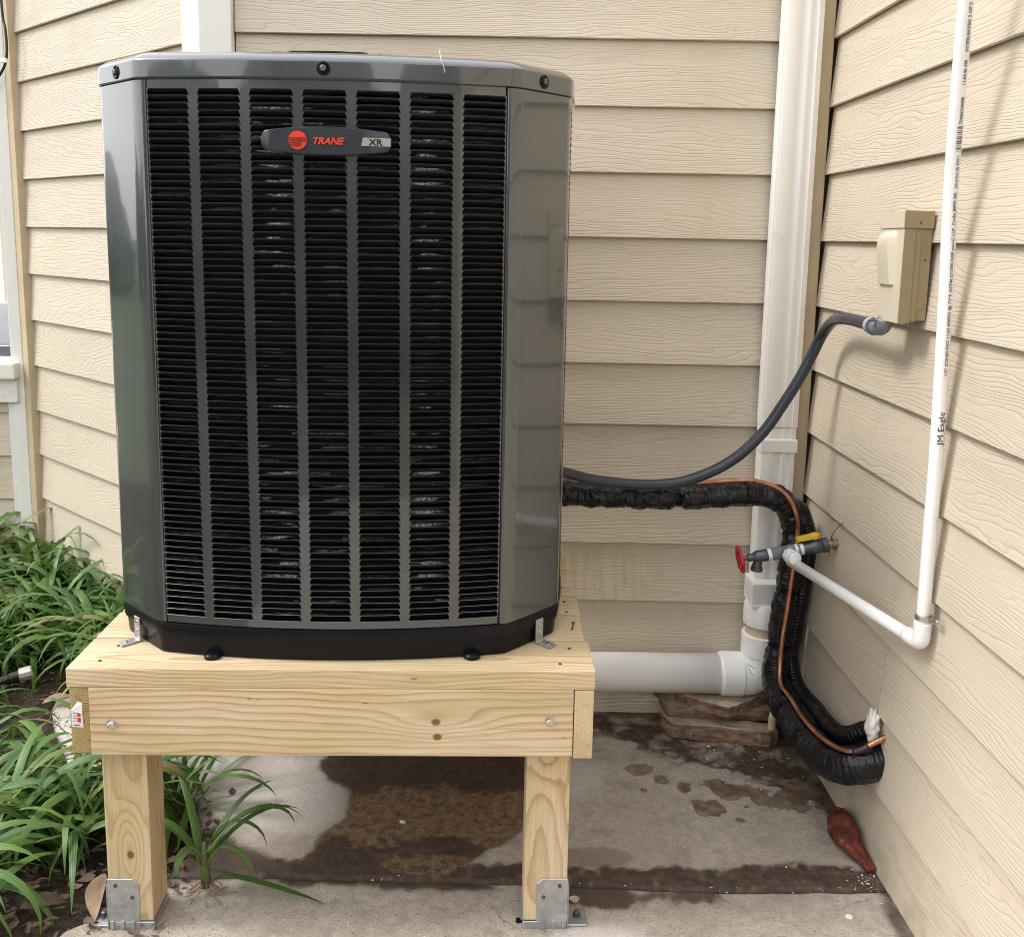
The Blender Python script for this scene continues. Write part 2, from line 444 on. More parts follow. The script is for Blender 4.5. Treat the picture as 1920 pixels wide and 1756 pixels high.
def mat_lawn():
    m = Mat('lawn_grass')
    pos = m.n('NewGeometry').outputs['Position']
    n = m.noise(pos, 0.8, 6, 0.6); n2 = m.noise(pos, 40, 4, 0.7)
    col = m.mix(n, (0.14, 0.155, 0.10), (0.21, 0.22, 0.155))
    col = m.mix(m.math('MULTIPLY', n2, 0.6), col, (0.05, 0.08, 0.025))
    return m.set(col, 0.9, 0, m.bump(n2, 0.8, 0.03), 0.15)
M_lawn = mat_lawn()
def mat_leaf(name, dark, lite, var=True):
    m = Mat(name)
    uv = m.attr('leaf_uv', 'GEOMETRY', 'Vector')
    u, v, w = m.sep(uv)            # u across -1..1, v along 0..1, w random per leaf
    geo = m.n('NewGeometry').outputs['Position']
    rr = m.math('FRACT', m.math('ADD', w, m.rnd()))
    col = m.mix(rr, dark, lite)
    col = m.mix(m.smooth(w, 0.84, 0.88, 0.0, 0.7), col, (0.26, 0.27, 0.06))
    col = m.mix(m.smooth(w, 0.95, 0.955, 0.0, 0.9), col, (0.27, 0.19, 0.095))
    strip = m.math('PINGPONG', m.math('MULTIPLY', u, 3.5), 1.0)
    col = m.mix(m.math('MULTIPLY', m.smooth(strip, 0.35, 0.75), 0.28), col, tuple(min(1, c * 1.9) for c in lite))
    mid = m.smooth(m.math('ABSOLUTE', u), 0.0, 0.16, 1.0, 0.0)
    col = m.mix(m.math('MULTIPLY', mid, 0.3), col, tuple(c * 0.55 for c in dark))
    tip = m.smooth(v, 0.90, 1.0, 0.0, 0.6)
    col = m.mix(m.math('MULTIPLY', tip, rr), col, (0.25, 0.19, 0.08))
    base = m.smooth(v, 0.0, 0.22, 0.55, 0.0)
    col = m.mix(base, col, (0.20, 0.24, 0.09))
    m.b.inputs['Subsurface Weight'].default_value = 0.0
    tr = m.n('BsdfTranslucent'); m.put(tr.inputs['Color'], m.mix(0.5, col, (0.16, 0.26, 0.03)))
    m.set(col, 0.42, 0, m.bump(strip, 0.25, 0.0006), 0.38)
    ms = m.n('MixShader'); ms.inputs[0].default_value = 0.22
    m.nt.links.new(m.b.outputs[0], ms.inputs[1]); m.nt.links.new(tr.outputs[0], ms.inputs[2])
    m.nt.links.new(ms.outputs[0], m.nt.nodes['Material Output'].inputs[0])
    return m.m
M_leaf = mat_leaf('lilyturf_leaf', (0.032, 0.086, 0.022), (0.125, 0.235, 0.055))
M_dry = simple('dry_leaf', (0.30, 0.20, 0.125), 0.6, var=0.4, scale=40, bump=0.4, bscale=90)
M_dryd = simple('leaf_litter', (0.12, 0.08, 0.055), 0.85, var=0.75, scale=23)
M_root = simple('pale_root', (0.30, 0.22, 0.16), 0.8, var=0.3)
M_chip = simple('white_chip', (0.72, 0.70, 0.66), 0.6, var=0.1)
M_hose = simple('black_rubber', (0.016, 0.017, 0.019), 0.45, var=0.2)
M_hoseend = simple('pitted_silver_fitting', (0.50, 0.48, 0.44), 0.42, 0.7, var=0.3, scale=80)
M_paper = simple('white_paper', (0.78, 0.78, 0.80), 0.7, var=0.04)
M_forest = simple('dense_foliage', (0.130, 0.145, 0.115), 0.85, var=0.5, scale=1.4, bump=1.0, bscale=4)
M_weave = simple('dark_woven_seat', (0.02, 0.021, 0.03), 0.5, var=0.9, scale=140)
M_chairm = simple('grey_brown_metal', (0.17, 0.15, 0.13), 0.4, 0.4, var=0.2)
M_screen = simple('grey_white_board', (0.62, 0.63, 0.66), 0.6, var=0.06)

# ------------------------------------------------------------------ object helpers
def add_obj(name, data, parent=None):
    o = bpy.data.objects.new(name, data)
    C.objects.link(o)
    if parent is not None: o.parent = parent
    return o
def thing(name, label, cat, loc=(0, 0, 0), rz=0.0, group=None):
    o = add_obj(name, None)
    o.location = loc; o.rotation_euler = (0, 0, rz)
    o.empty_display_size = 0.05
    tag(o, label, cat, group)
    return o
def tag(o, label, cat, group=None):
    o['label'] = label; o['category'] = cat
    if group: o['group'] = group
    return o
class MB:
    def __init__(s): s.v = []; s.f = []
    def add(s, vs, fs):
        k = len(s.v); s.v += [tuple(v) for v in vs]; s.f += [tuple(i + k for i in f) for f in fs]; return s
    def box(s, x0, x1, y0, y1, z0, z1):
        v = [(x, y, z) for z in (z0, z1) for x, y in ((x0, y0), (x1, y0), (x1, y1), (x0, y1))]
        return s.add(v, [(0, 3, 2, 1), (4, 5, 6, 7), (0, 1, 5, 4), (1, 2, 6, 5), (2, 3, 7, 6), (3, 0, 4, 7)])
    def loops(s, ls, close=True, cap0=True, cap1=True):
        n = len(ls[0]); v = [p for l in ls for p in l]; f = []
        for i in range(len(ls) - 1):
            for j in range(n if close else n - 1):
                a = i * n + j; b = i * n + (j + 1) % n
                f.append((a, b, b + n, a + n))
        if cap0: f.append(tuple(range(n))[::-1])
        if cap1: f.append(tuple(range((len(ls) - 1) * n, len(ls) * n)))
        return s.add(v, f)
    def prism(s, poly, z0, z1):
        return s.loops([[(x, y, z0) for x, y in poly], [(x, y, z1) for x, y in poly]])
    def lathe(s, prof, axis_p, axis_d, n=24, cap=True):
        d = Vector(axis_d).normalized(); p0 = Vector(axis_p)
        a = d.orthogonal().normalized(); b = d.cross(a)
        ls = [[tuple(p0 + d * h + (a * math.cos(2 * PI * j / n) + b * math.sin(2 * PI * j / n)) * r) for j in range(n)] for h, r in prof]
        return s.loops(ls, True, cap, cap)
    def tube(s, path, rad, n=14, cap=True):
        path = [Vector(p) for p in path]
        k = len(path); T = []
        for i in range(k):
            T.append((path[min(i + 1, k - 1)] - path[max(i - 1, 0)]).normalized())
        a = T[0].orthogonal().normalized(); ls = []
        for i in range(k):
            a = (a - T[i] * a.dot(T[i])).normalized(); b = T[i].cross(a)
            r = rad(i, k) if callable(rad) else rad
            ring = []
            for j in range(n):
                t = 2 * PI * j / n
                rr = r(t) if callable(r) else r
                ring.append(tuple(path[i] + (a * math.cos(t) + b * math.sin(t)) * rr))
            ls.append(ring)
        return s.loops(ls, True, cap, cap)
    def mesh(s, name, mat, smooth=False, bevel=0.0, bseg=2, weld=False, ang=0.6):
        me = bpy.data.meshes.new(name)
        me.from_pydata(s.v, [], s.f)
        bm = bmesh.new(); bm.from_mesh(me)
        if weld: bmesh.ops.remove_doubles(bm, verts=bm.verts, dist=1e-5)
        bmesh.ops.recalc_face_normals(bm, faces=bm.faces)
        if bevel:
            es = [e for e in bm.edges if len(e.link_faces) == 2 and e.calc_face_angle(0) > ang]
            bmesh.ops.bevel(bm, geom=es, offset=bevel, segments=bseg, profile=0.7, affect='EDGES', clamp_overlap=True)
        bm.to_mesh(me); bm.free()
        if smooth: me.polygons.foreach_set('use_smooth', [True] * len(me.polygons))
        if smooth and smooth != 'all':
            me.set_sharp_from_angle(angle=R(38))
        if mat: me.materials.append(mat)
        return me
def part(name, mb, mat, parent=None, smooth=False, bevel=0.0, bseg=2, loc=None, rot=None, local=False, weld=False, ang=0.6):
    """mesh given in world coordinates unless local; a child keeps its place under its thing."""
    if parent is not None and not local:
        root = parent
        while root.parent is not None: root = root.parent
        m = Matrix.LocRotScale(root.location, root.rotation_euler, None).inverted()
        mb.v = [tuple(m @ Vector(v)) for v in mb.v]
    me = mb.mesh(name, mat, smooth, bevel, bseg, weld, ang)
    o = add_obj(name, me, parent)
    if loc is not None: o.location = loc
    if rot is not None: o.rotation_euler = rot
    return o
def catmull(pts, step=0.01):
    P = [Vector(p) for p in pts]
    P = [P[0] * 2 - P[1]] + P + [P[-1] * 2 - P[-2]]
    out = []
    for i in range(1, len(P) - 2):
        a, b, c, d = P[i - 1:i + 3]
        n = max(2, int((c - b).length / step))
        for j in range(n):
            t = j / n
            out.append(0.5 * ((2 * b) + (c - a) * t + (2 * a - 5 * b + 4 * c - d) * t * t + (3 * b - a - 3 * c + d) * t ** 3))
    out.append(P[-2])
    return out
def text_mesh(txt, size, shear=0.0, offset=0.0, extrude=0.0, spacing=1.0):
    cu = bpy.data.curves.new('lettering', 'FONT')
    cu.body = txt; cu.size = size; cu.shear = shear; cu.offset = offset; cu.extrude = extrude
    cu.space_character = spacing; cu.resolution_u = 2
    o = bpy.data.objects.new('lettering', cu)
    C.objects.link(o)
    dg = bpy.context.evaluated_depsgraph_get()
    me = bpy.data.meshes.new_from_object(o.evaluated_get(dg))
    bpy.data.objects.remove(o); bpy.data.curves.remove(cu)
    me.materials.clear()
    return me

# ------------------------------------------------------------------ the frames of the place
E_ = 0.1778                                     # siding exposure
ZC = lambda k: 0.0007 + (11 - k) * E_
RA, LA, DA = 0.0242, 0.7305, 0.0332
XL = -1.6195
tR = Vector((math.sin(RA), -math.cos(RA), 0)); nR = Vector((-math.cos(RA), -math.sin(RA), 0))
tL = Vector((-math.cos(LA), math.sin(LA), 0)); nL = Vector((-math.sin(LA), -math.cos(LA), 0))
D0 = Vector((-1.6768, -0.9991, 0.5883))
def fD(u, v, z):
    return D0 + Vector((math.cos(DA) * u - math.sin(DA) * v, math.sin(DA) * u + math.cos(DA) * v, z))
def rw(s, o, z):                               # point by the right wall: s towards the viewer, o out of it
    p = tR * s + nR * o; return Vector((p.x, p.y, z))

# ------------------------------------------------------------------ ground
def vnoise(x, y, sc, seed=0, oct=3):
    out = np.zeros(x.shape); amp = 1; tot = 0
    rs = np.random.RandomState(seed)
    G = rs.rand(256, 256)
    for o in range(oct):
        fx = x * sc * 2 ** o + 40.3 * o + 100; fy = y * sc * 2 ** o + 17.7 * o + 100
        ix = np.floor(fx).astype(int); iy = np.floor(fy).astype(int)
        tx = fx - ix; ty = fy - iy
        tx = tx * tx * (3 - 2 * tx); ty = ty * ty * (3 - 2 * ty)
        g = lambda a, b: G[a % 256, b % 256]
        v = (g(ix, iy) * (1 - tx) + g(ix + 1, iy) * tx) * (1 - ty) + (g(ix, iy + 1) * (1 - tx) + g(ix + 1, iy + 1) * tx) * ty
        out += v * amp; tot += amp; amp *= 0.5
    return out / tot
def sdf(x, y, poly):
    P = np.array(poly); n = len(P)
    d = np.full(x.shape, 1e9); ins = np.zeros(x.shape, bool)
    for i in range(n):
        a = P[i]; b = P[(i + 1) % n]; e = b - a
        wx = x - a[0]; wy = y - a[1]
        t = np.clip((wx * e[0] + wy * e[1]) / (e @ e), 0, 1)
        d = np.minimum(d, np.hypot(wx - e[0] * t, wy - e[1] * t))
        c = (a[1] > y) != (b[1] > y)
        ins ^= c & (x < (b[0] - a[0]) * (y - a[1]) / (b[1] - a[1] + 1e-12) + a[0])
    return np.where(ins, -d, d)
sst = lambda v, a, b: (lambda t: t * t * (3 - 2 * t))(np.clip((v - a) / (b - a), 0, 1))
JY = lambda x: -0.797 - 0.012 * np.sin(x * 2.3 + 1) + 0.022 * np.clip((x + 0.35) / 0.35, 0, 1) + 0.010 * (vnoise(x, x * 0 + 3, 14, 5, 4) - 0.5)
LEFT = [(-3.6, -2.1), (-1.2, -1.80), (-0.97, -1.73), (-0.88, -1.62), (-0.70, -1.57), (-0.50, -1.60), (-0.34, -2.02), (-0.05, -2.20), (0.1, -2.22)]
lx = lambda y: np.interp(y, [a for a, b in LEFT], [b for a, b in LEFT]) + 0.03 * (vnoise(y, y * 0, 9, 8, 3) - 0.5)
def stains(x, y):
    n = vnoise(x, y, 9, 1, 4) - 0.5; n2 = vnoise(x, y, 22, 2, 4) - 0.5; n3 = vnoise(x, y, 55, 4, 3) - 0.5
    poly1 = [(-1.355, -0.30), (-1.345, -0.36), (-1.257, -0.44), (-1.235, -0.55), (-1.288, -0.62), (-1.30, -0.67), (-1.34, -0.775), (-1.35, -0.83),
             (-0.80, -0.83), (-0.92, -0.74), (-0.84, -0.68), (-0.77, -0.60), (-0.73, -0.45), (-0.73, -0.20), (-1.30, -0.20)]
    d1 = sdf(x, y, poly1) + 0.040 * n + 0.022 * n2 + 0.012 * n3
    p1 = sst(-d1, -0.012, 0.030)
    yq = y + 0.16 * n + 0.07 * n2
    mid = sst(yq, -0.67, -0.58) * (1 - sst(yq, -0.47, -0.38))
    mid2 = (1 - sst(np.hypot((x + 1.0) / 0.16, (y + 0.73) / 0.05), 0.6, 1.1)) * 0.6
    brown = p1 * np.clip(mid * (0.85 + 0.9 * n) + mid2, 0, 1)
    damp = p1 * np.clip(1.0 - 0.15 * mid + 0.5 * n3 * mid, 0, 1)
    jy = JY(x)
    wid = 0.055 + 0.05 * (vnoise(x, x * 0 + 9, 5, 11, 3) - 0.4) + 0.02 * sst(x, -1.0, -0.3)
    wid = wid + 0.03 * n2 + 0.02 * n3
    band = sst(y - jy, -0.012, 0.0) * (1 - sst(y - jy, wid - 0.016, wid + 0.016)) * np.clip(0.93 + 0.7 * n3, 0, 1) * sst(x, -1.5, -1.35)
    damp = np.maximum(damp, band * 0.96)
    fb = (1 - sst(np.hypot((x + 0.62) / 0.14, (y + 0.83) / 0.045) + 1.0 * n + 0.9 * n2 + 0.5 * n3, 0.6, 1.3)) * 0.8
    fb = np.maximum(fb, (1 - sst(np.hypot((x + 0.43) / 0.09, (y + 0.825) / 0.028) + 1.0 * n + 0.9 * n2 + 0.5 * n3, 0.6, 1.3)) * 0.8)
    damp = np.maximum(damp, fb)
    # foot of the walls and the stones
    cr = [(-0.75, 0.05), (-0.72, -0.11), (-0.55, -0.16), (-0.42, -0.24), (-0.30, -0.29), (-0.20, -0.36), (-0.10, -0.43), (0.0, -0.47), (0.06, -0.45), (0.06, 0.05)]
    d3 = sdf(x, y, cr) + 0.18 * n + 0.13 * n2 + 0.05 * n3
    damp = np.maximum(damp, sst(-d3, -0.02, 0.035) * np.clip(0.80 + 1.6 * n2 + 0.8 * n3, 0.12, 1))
    rust = np.zeros(x.shape)
    for cx, cy, rx, ry in ((-0.325, -0.475, 0.040, 0.040), (-0.25, -0.40, 0.075, 0.045), (-0.11, -0.43, 0.09, 0.06), (-0.47, -0.31, 0.03, 0.03), (-0.42, -0.36, 0.02, 0.02),
                           (-0.22, -0.475, 0.018, 0.012), (-0.245, -0.535, 0.014, 0.012), (-0.475, -0.41, 0.010, 0.010), (-0.36, -0.40, 0.02, 0.03)):
        b = 1 - sst(np.hypot((x - cx) / rx, (y - cy) / ry) + 2.0 * n2 + 0.9 * n + 0.7 * n3, 0.75, 1.15)
        damp = np.maximum(damp, b * np.clip(0.62 + 0.9 * n3 + 0.5 * n2, 0.2, 0.9)); rust = np.maximum(rust, b * 0.9)
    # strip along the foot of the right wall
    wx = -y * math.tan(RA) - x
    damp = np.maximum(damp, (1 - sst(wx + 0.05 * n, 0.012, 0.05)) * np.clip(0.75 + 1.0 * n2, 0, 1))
    # by the loose plant at the left
    dl = sdf(x, y, [(-1.62, -0.62), (-1.50, -0.62), (-1.42, -0.68), (-1.33, -0.70), (-1.30, -0.80), (-1.62, -0.83)]) + 0.06 * n
    damp = np.maximum(damp, sst(-dl, -0.02, 0.04) * 0.9)
    rust = np.maximum(rust, (1 - sst(np.hypot((x + 0.63) / 0.13, (y + 0.69) / 0.05) + 0.5 * n, 0.4, 1.2)) * 0.7)
    pale = sst(-(sdf(x, y, [(-1.66, -0.30), (-1.33, -0.28), (-1.25, -0.44), (-1.22, -0.56), (-1.30, -0.64), (-1.5, -0.62), (-1.62, -0.5)]) + 0.06 * n), -0.05, 0.05)
    pale = np.maximum(pale, (1 - sst(np.hypot((x + 0.66) / 0.09, (y + 0.36) / 0.10), 0.5, 1.3)) * 0.6)
    pale = np.maximum(pale, (1 - sst(np.hypot((x + 0.63) / 0.10, (y + 0.96) / 0.05), 0.5, 1.3)) * 0.8)
    pale = np.maximum(pale, (1 - sst(np.hypot((x + 2.0) / 0.25, (y + 0.2) / 0.2), 0.6, 1.3)) * 0.8)
    return np.clip(damp, 0, 1), np.clip(brown, 0, 1), np.clip(rust, 0, 1), np.clip(pale, 0, 1)
def slab(name, y0f, y1f, nx, ny, z, label_z=0):
    u = np.linspace(0, 1, nx); v = np.linspace(0, 1, ny)
    U, V = np.meshgrid(u, v)
    Yr = np.zeros_like(U)
    X = -2.1 + U * 2.2
    for _ in range(3):
        Y0 = y0f(X); Y1 = y1f(X); Yr = Y0 + V * (Y1 - Y0)
        L_ = lx(Yr); Rr = -Yr * math.tan(RA) + 0.02
        X = L_ + U * (Rr - L_)
    edge = np.minimum(V * (Y1 - Y0), (1 - V) * (Y1 - Y0))
    Z = z + 0.0025 * (vnoise(X, Yr, 20, 3, 4) - 0.5) - 0.010 * (1 - sst(edge, 0.0, 0.010)) - 0.012 * (1 - sst(U * 2.2, 0.0, 0.012))
    vs_ = np.stack([X, Yr, Z], -1).reshape(-1, 3)
    idx = np.arange(nx * ny).reshape(ny, nx)
    f = np.stack([idx[:-1, :-1], idx[:-1, 1:], idx[1:, 1:], idx[1:, :-1]], -1).reshape(-1, 4)
    # thickness: skirt round the border
    per = np.concatenate([idx[0, :], idx[1:, -1], idx[-1, ::-1][1:], idx[::-1, 0][1:-1]])
    low = vs_[per].copy(); low[:, 2] = z - 0.10
    base = len(vs_); vs_ = np.vstack([vs_, low]); m_ = len(per)
    sk = [(int(per[i]), base + i, base + (i + 1) % m_, int(per[(i + 1) % m_])) for i in range(m_)]
    me = bpy.data.meshes.new(name)
    me.from_pydata(vs_.tolist(), [], f.tolist() + sk)
    me.polygons.foreach_set('use_smooth', [True] * len(f) + [False] * len(sk))
    st = stains(vs_[:, 0], vs_[:, 1])
    for nm, a in zip(('damp', 'brown', 'rust', 'pale'), st):
        at = me.attributes.new(nm, 'FLOAT', 'POINT'); at.data.foreach_set('value', a.astype(np.float32))
    me.materials.append(M_conc)
    o = add_obj(name, me); o['kind'] = 'structure'
    return o
slab('concrete_slab', lambda x: JY(x) + 0.004, lambda x: x * 0 + 0.03, 420, 190, 0.0)
slab('concrete_slab', lambda x: x * 0 - 1.6, lambda x: JY(x) - 0.004, 420, 170, 0.004)
o = part('concrete_slab', MB().box(-2.0, 0.1, -4.2, -1.604, -0.10, 0.004), M_conc); o['kind'] = 'structure'

# lawn to the horizon and the soil of the bed
o = part('lawn', MB().add([(-150, -150, -0.13), (150, -150, -0.13), (150, 150, -0.13), (-150, 150, -0.13)], [(0, 1, 2, 3)]), M_lawn); o['kind'] = 'structure'
nx, ny = 110, 130
xs = np.linspace(-5.2, -1.30, nx); ys = np.linspace(-2.0, 2.6, ny)
X, Y = np.meshgrid(xs, ys)
Zs = -0.022 + 0.035 * (vnoise(X, Y, 7, 21, 4) - 0.5) - 0.05 * sst(X, -1.60, -1.5) - 0.05 * sst(X, lx(Y) + 0.0, lx(Y) + 0.05)
idx = np.arange(nx * ny).reshape(ny, nx)
me = bpy.data.meshes.new('soil_bed')
me.from_pydata(np.stack([X, Y, Zs], -1).reshape(-1, 3).tolist(), [], np.stack([idx[:-1, :-1], idx[:-1, 1:], idx[1:, 1:], idx[1:, :-1]], -1).reshape(-1, 4).tolist())
me.polygons.foreach_set('use_smooth', [True] * len(me.polygons))
me.materials.append(M_soil)
o = add_obj('soil_bed', me); o['kind'] = 'structure'

# unseen trees mirrored in the enamel; the belt behind the viewer is added shading
def wood_mass(name, pts, h, d, seed):
    rnd = random.Random(seed); mb = MB()
    for (x, y) in pts:
        for k in range(6):
            cx = x + rnd.uniform(-d, d); cy = y + rnd.uniform(-d, d); r = rnd.uniform(0.25, 0.5) * h; cz = rnd.uniform(0.25, 0.7) * h
            ring = []
            for i in range(7):
                a = -PI / 2 + PI * i / 6
                rr = max(0.02, math.cos(a))
                ring.append([(cx + r * rr * math.cos(2 * PI * j / 9) * rnd.uniform(.75, 1.2), cy + r * rr * math.sin(2 * PI * j / 9) * rnd.uniform(.75, 1.2), max(-0.1, cz + r * math.sin(a) * rnd.uniform(.85, 1.15))) for j in range(9)])
            mb.loops(ring)
    o = part(name, mb, M_forest); o['kind'] = 'stuff'
    tag(o, 'dense dark green trees out of view, for shade and reflections', 'trees')
    return o
wood_mass('added_tree_belt', [(x, -10.5 + 0.6 * math.sin(x * 3)) for x in (-8.2, -7.1, -4.6, -3.9, -1.9, -1.3, 0.9, 1.3, 3.6, 4.6, 7.0, 8.2)], 3.6, 0.35, 4)
wood_mass('far_tree_belt', [(-26 + 2 * math.sin(y), y) for y in np.arange(-16, 24, 2.6)], 2.9, 1.2, 5)

# ------------------------------------------------------------------ house
house = thing('house', 'beige lap-sided house with white corner boards behind and beside the unit', 'house', (0, 0, 0))
def plank_mesh(L, hgt=0.205, lap=0.0165, th=0.0085, chip=0):
    # local: x along, y = out of the wall is -y, z up from the lip
    v = []
    segs = max(2, int(L / 0.25)); rnd = random.Random(int(L * 1000) + chip)
    ls = []
    for i in range(segs + 1):
        x = -L / 2 + L * i / segs
        w = rnd.uniform(-0.0006, 0.0006); zb = rnd.uniform(-0.0006, 0.0006)
        ls.append([(x, 0.0 + w, 0.0015 + zb), (x, 0.0015 + w, 0.0 + zb), (x, th + w, 0.0 + zb), (x, lap + th, hgt), (x, lap, hgt)])
    return MB().loops(ls).mesh('siding_plank', None)
def planks(wall, P0, tdir, ndir, s0, s1, k0, k1, mat, joints={}):
    ang = math.atan2(tdir.y, tdir.x)
    # local x = tdir, local -y = ndir : choose direction so that x cross y = z
    t = tdir.copy()
    if abs(Vector((-t.y, t.x, 0)).dot(ndir) + 1) > 0.01:      # y axis must be -ndir
        t = -t
    ang = math.atan2(t.y, t.x)
    cache = {}
    for k in range(k0, k1 + 1):
        cuts = [s0] + joints.get(k, []) + [s1]
        for a, b in zip(cuts[:-1], cuts[1:]):
            key = round(b - a, 4)
            if key not in cache:
                cache[key] = plank_mesh(b - a - 0.003)
                cache[key].materials.append(mat)
            o = add_obj('siding_plank', cache[key], wall)
            c = P0 + tdir * ((a + b) / 2)
            o.location = (c.x, c.y, ZC(k)); o.rotation_euler = (0, 0, ang)
def wall_slab(name, P0, t, n, s0, s1, z0, z1, off=0.027, th=0.12):
    mb = MB()
    q = [P0 + t * s0 - n * off, P0 + t * s1 - n * off, P0 + t * s1 - n * (off + th), P0 + t * s0 - n * (off + th)]
    mb.prism([(p.x, p.y) for p in q], z0, z1)
    return part(name, mb, M_sheath, house)
K0 = -4
TOPZ = ZC(K0) + 0.2
O = Vector((0, 0, 0)); tB = Vector((-1, 0, 0)); nB = Vector((0, -1, 0))
bw = wall_slab('back_wall', O, tB, nB, -0.15, 1.70, -0.1, TOPZ)
planks(bw, O, tB, nB, 0.012, 1.612, K0, 11, M_side_b)
rwall = wall_slab('right_wall', O, tR, nR, -0.10, 4.2, -0.1, TOPZ)
planks(rwall, O, tR, nR, 0.052, 4.2, K0, 11, M_side, {9: [0.662], 6: [1.5], 2: [2.6], 10: [1.9]})
PL = Vector((XL, 0, 0))
lwall = wall_slab('left_wall', PL, tL, nL, 0.02, 1.55, -0.1, TOPZ)
planks(lwall, PL, tL, nL, 0.07, 1.475, K0, 11, M_side)
# trims
part('corner_board', MB().prism([(-1.614, -0.020), (-1.702, -0.020), (-1.771, 0.042), (-1.752, 0.090), (-1.64, 0.04), (-1.614, 0.012)][::-1], -0.05, TOPZ), M_trim, house, bevel=0.003)
part('inside_corner_trim', MB().box(-0.032, 0.004, -0.050, 0.006, -0.05, TOPZ), M_tan, house, bevel=0.002)
# end of the angled wall: tan return strip and white corner board, porch beyond
e0 = PL + tL * 1.474
part('end_trim', MB().prism([(p.x, p.y) for p in (e0 + nL * 0.02, e0 + nL * 0.02 + tL * 0.07, e0 + tL * 0.07 - nL * 0.05, e0 - nL * 0.05)], -0.05, TOPZ), M_tan, house, bevel=0.003)
porch = part('porch_half_wall', MB().box(-4.6, -2.84, 1.045, 1.14, -0.05, 0.735), M_sheath, house)
for k in range(7, 12):
    me = bpy.data.meshes.get('porch_plank')
    if me is None:
        me = plank_mesh(1.75); me.name = 'porch_plank'; me.materials.append(M_side)
    o = add_obj('siding_plank', me, porch); o.location = (-4.6 + 0.875, 1.02, ZC(k) - 0.02)
part('porch_corner_post', MB().box(-2.815, -2.768, 1.000, 1.09, -0.05, TOPZ), M_trim, house, bevel=0.004)
part('porch_trim_board', MB().box(-2.842, -2.806, 1.008, 1.05, -0.05, 0.738), M_trim, house, bevel=0.003)
part('porch_rail_cap', MB().box(-4.6, -2.782, 0.955, 1.18, 0.835, 0.897), M_trim, house, bevel=0.008)
part('porch_rail_apron', MB().box(-4.6, -2.79, 0.985, 1.12, 0.738, 0.833), M_trim, house, bevel=0.006)
pfl = part('porch_floor', MB().box(-6.0, -2.9, 1.2, 4.6, -0.02, 0.10), M_trim, house)
fw = part('porch_far_wall', MB().box(-6.5, -3.6, 4.53, 4.65, 0, 3.2), M_sheath, house)
for k in range(-8, 12):
    me = bpy.data.meshes.get('far_plank')
    if me is None:
        me = plank_mesh(2.0); me.name = 'far_plank'; me.materials.append(M_side)
    o = add_obj('siding_plank', me, fw); o.location = (-3.66, 4.505, 0.11 + (11 - k) * 0.163 - 0.163)
part('porch_far_post', MB().box(-4.95, -4.672, 4.44, 4.53, 0.0, 3.2), M_trim, house, bevel=0.004)

# ------------------------------------------------------------------ timber platform
plat = thing('timber_platform', 'new treated pine platform on four posts carrying the condenser', 'platform', D0, DA)
def board(name, L, W, T, loc, rot, rc, mat=M_wood, ka=(0, 0, 0), kb=(0, 0, 0), bev=0.003, rate=150.0):
    me = MB().box(-L / 2, L / 2, -T / 2, T / 2, -W / 2, W / 2).mesh(name, mat, bevel=bev, bseg=2)
    o = add_obj(name, me, plat)
    o.location = loc; o.rotation_euler = rot
    o['ring_rate'] = rate; o['ring_centre'] = rc; o['knot_a'] = ka; o['knot_b'] = kb
    return o
# local board axes: x length, y thickness, z width. Deck boards lie flat (rot x 90)
rcs = [(0.060, 0.02, 1.3), (-0.05, 0.08, 2.1), (0.07, -0.04, 5.7), (-0.06, 0.03, 7.2), (0.05, 0.09, 9.9), (-0.07, -0.02, 4.4)]
for i in range(6):
    j = (random.Random(i + 40).uniform(-0.007, 0.003))
    board('deck_board', 1.016 + (0.004 if i == 0 else j), 0.1395 if i == 0 else 0.1375, 0.038, (0.508 + (0.0 if i == 0 else j), 0.070 + i * 0.1433, -0.0195), (PI / 2, 0, 0), rcs[i])
board('rim_board', 0.938, 0.140, 0.038, (0.508, 0.019, -0.109), (0, 0, 0), (0.06, -0.175, 3.3), ka=(0.200, 0.002, 1.0), kb=(0.203, -0.029, 1.0), rate=72.0)
board('rim_board', 0.938, 0.140, 0.038, (0.508, 0.837, -0.109), (0, 0, 0), (0.06, 0.03, 8.3))
board('end_joist', 0.853, 0.138, 0.0375, (0.0195, 0.431, -0.109), (0, 0, PI / 2), (-0.028, 0.000, 6.1), M_wood_g, rate=210.0)
board('end_joist', 0.857, 0.143, 0.038, (0.9975, 0.429, -0.1115), (0, 0, PI / 2), (0.045, -0.012, 2.9), rate=250.0)
posts = [(0.0865, 0.0825), (0.934, 0.0825), (0.0865, 0.770), (0.934, 0.770)]
PB = -0.5883 + 0.022
for i, (u, v) in enumerate(posts):
    L = -0.040 - PB
    board('post', L, 0.089, 0.089, (u, v, (PB - 0.040) / 2), (0, PI / 2, 0), [(0.03, 0.01, 11.0), (0.10, -0.004, 15.2), (0.03, 0.02, 13.0), (0.05, 0.01, 17.0)][i], M_wood,
          [(0.115, 0.004, 1.0), (-0.17, 0.0, 0.6), (0, 0, 0), (0, 0, 0)][i], [(0.192, -0.022, 1.0), (0.0, 0.0, 0.0), (0, 0, 0), (0, 0, 0)][i], bev=0.004)
GZ = -0.5883
def dpart(name, mb, mat, parent, **kw):
    return part(name, mb, mat, parent, local=True, **kw)
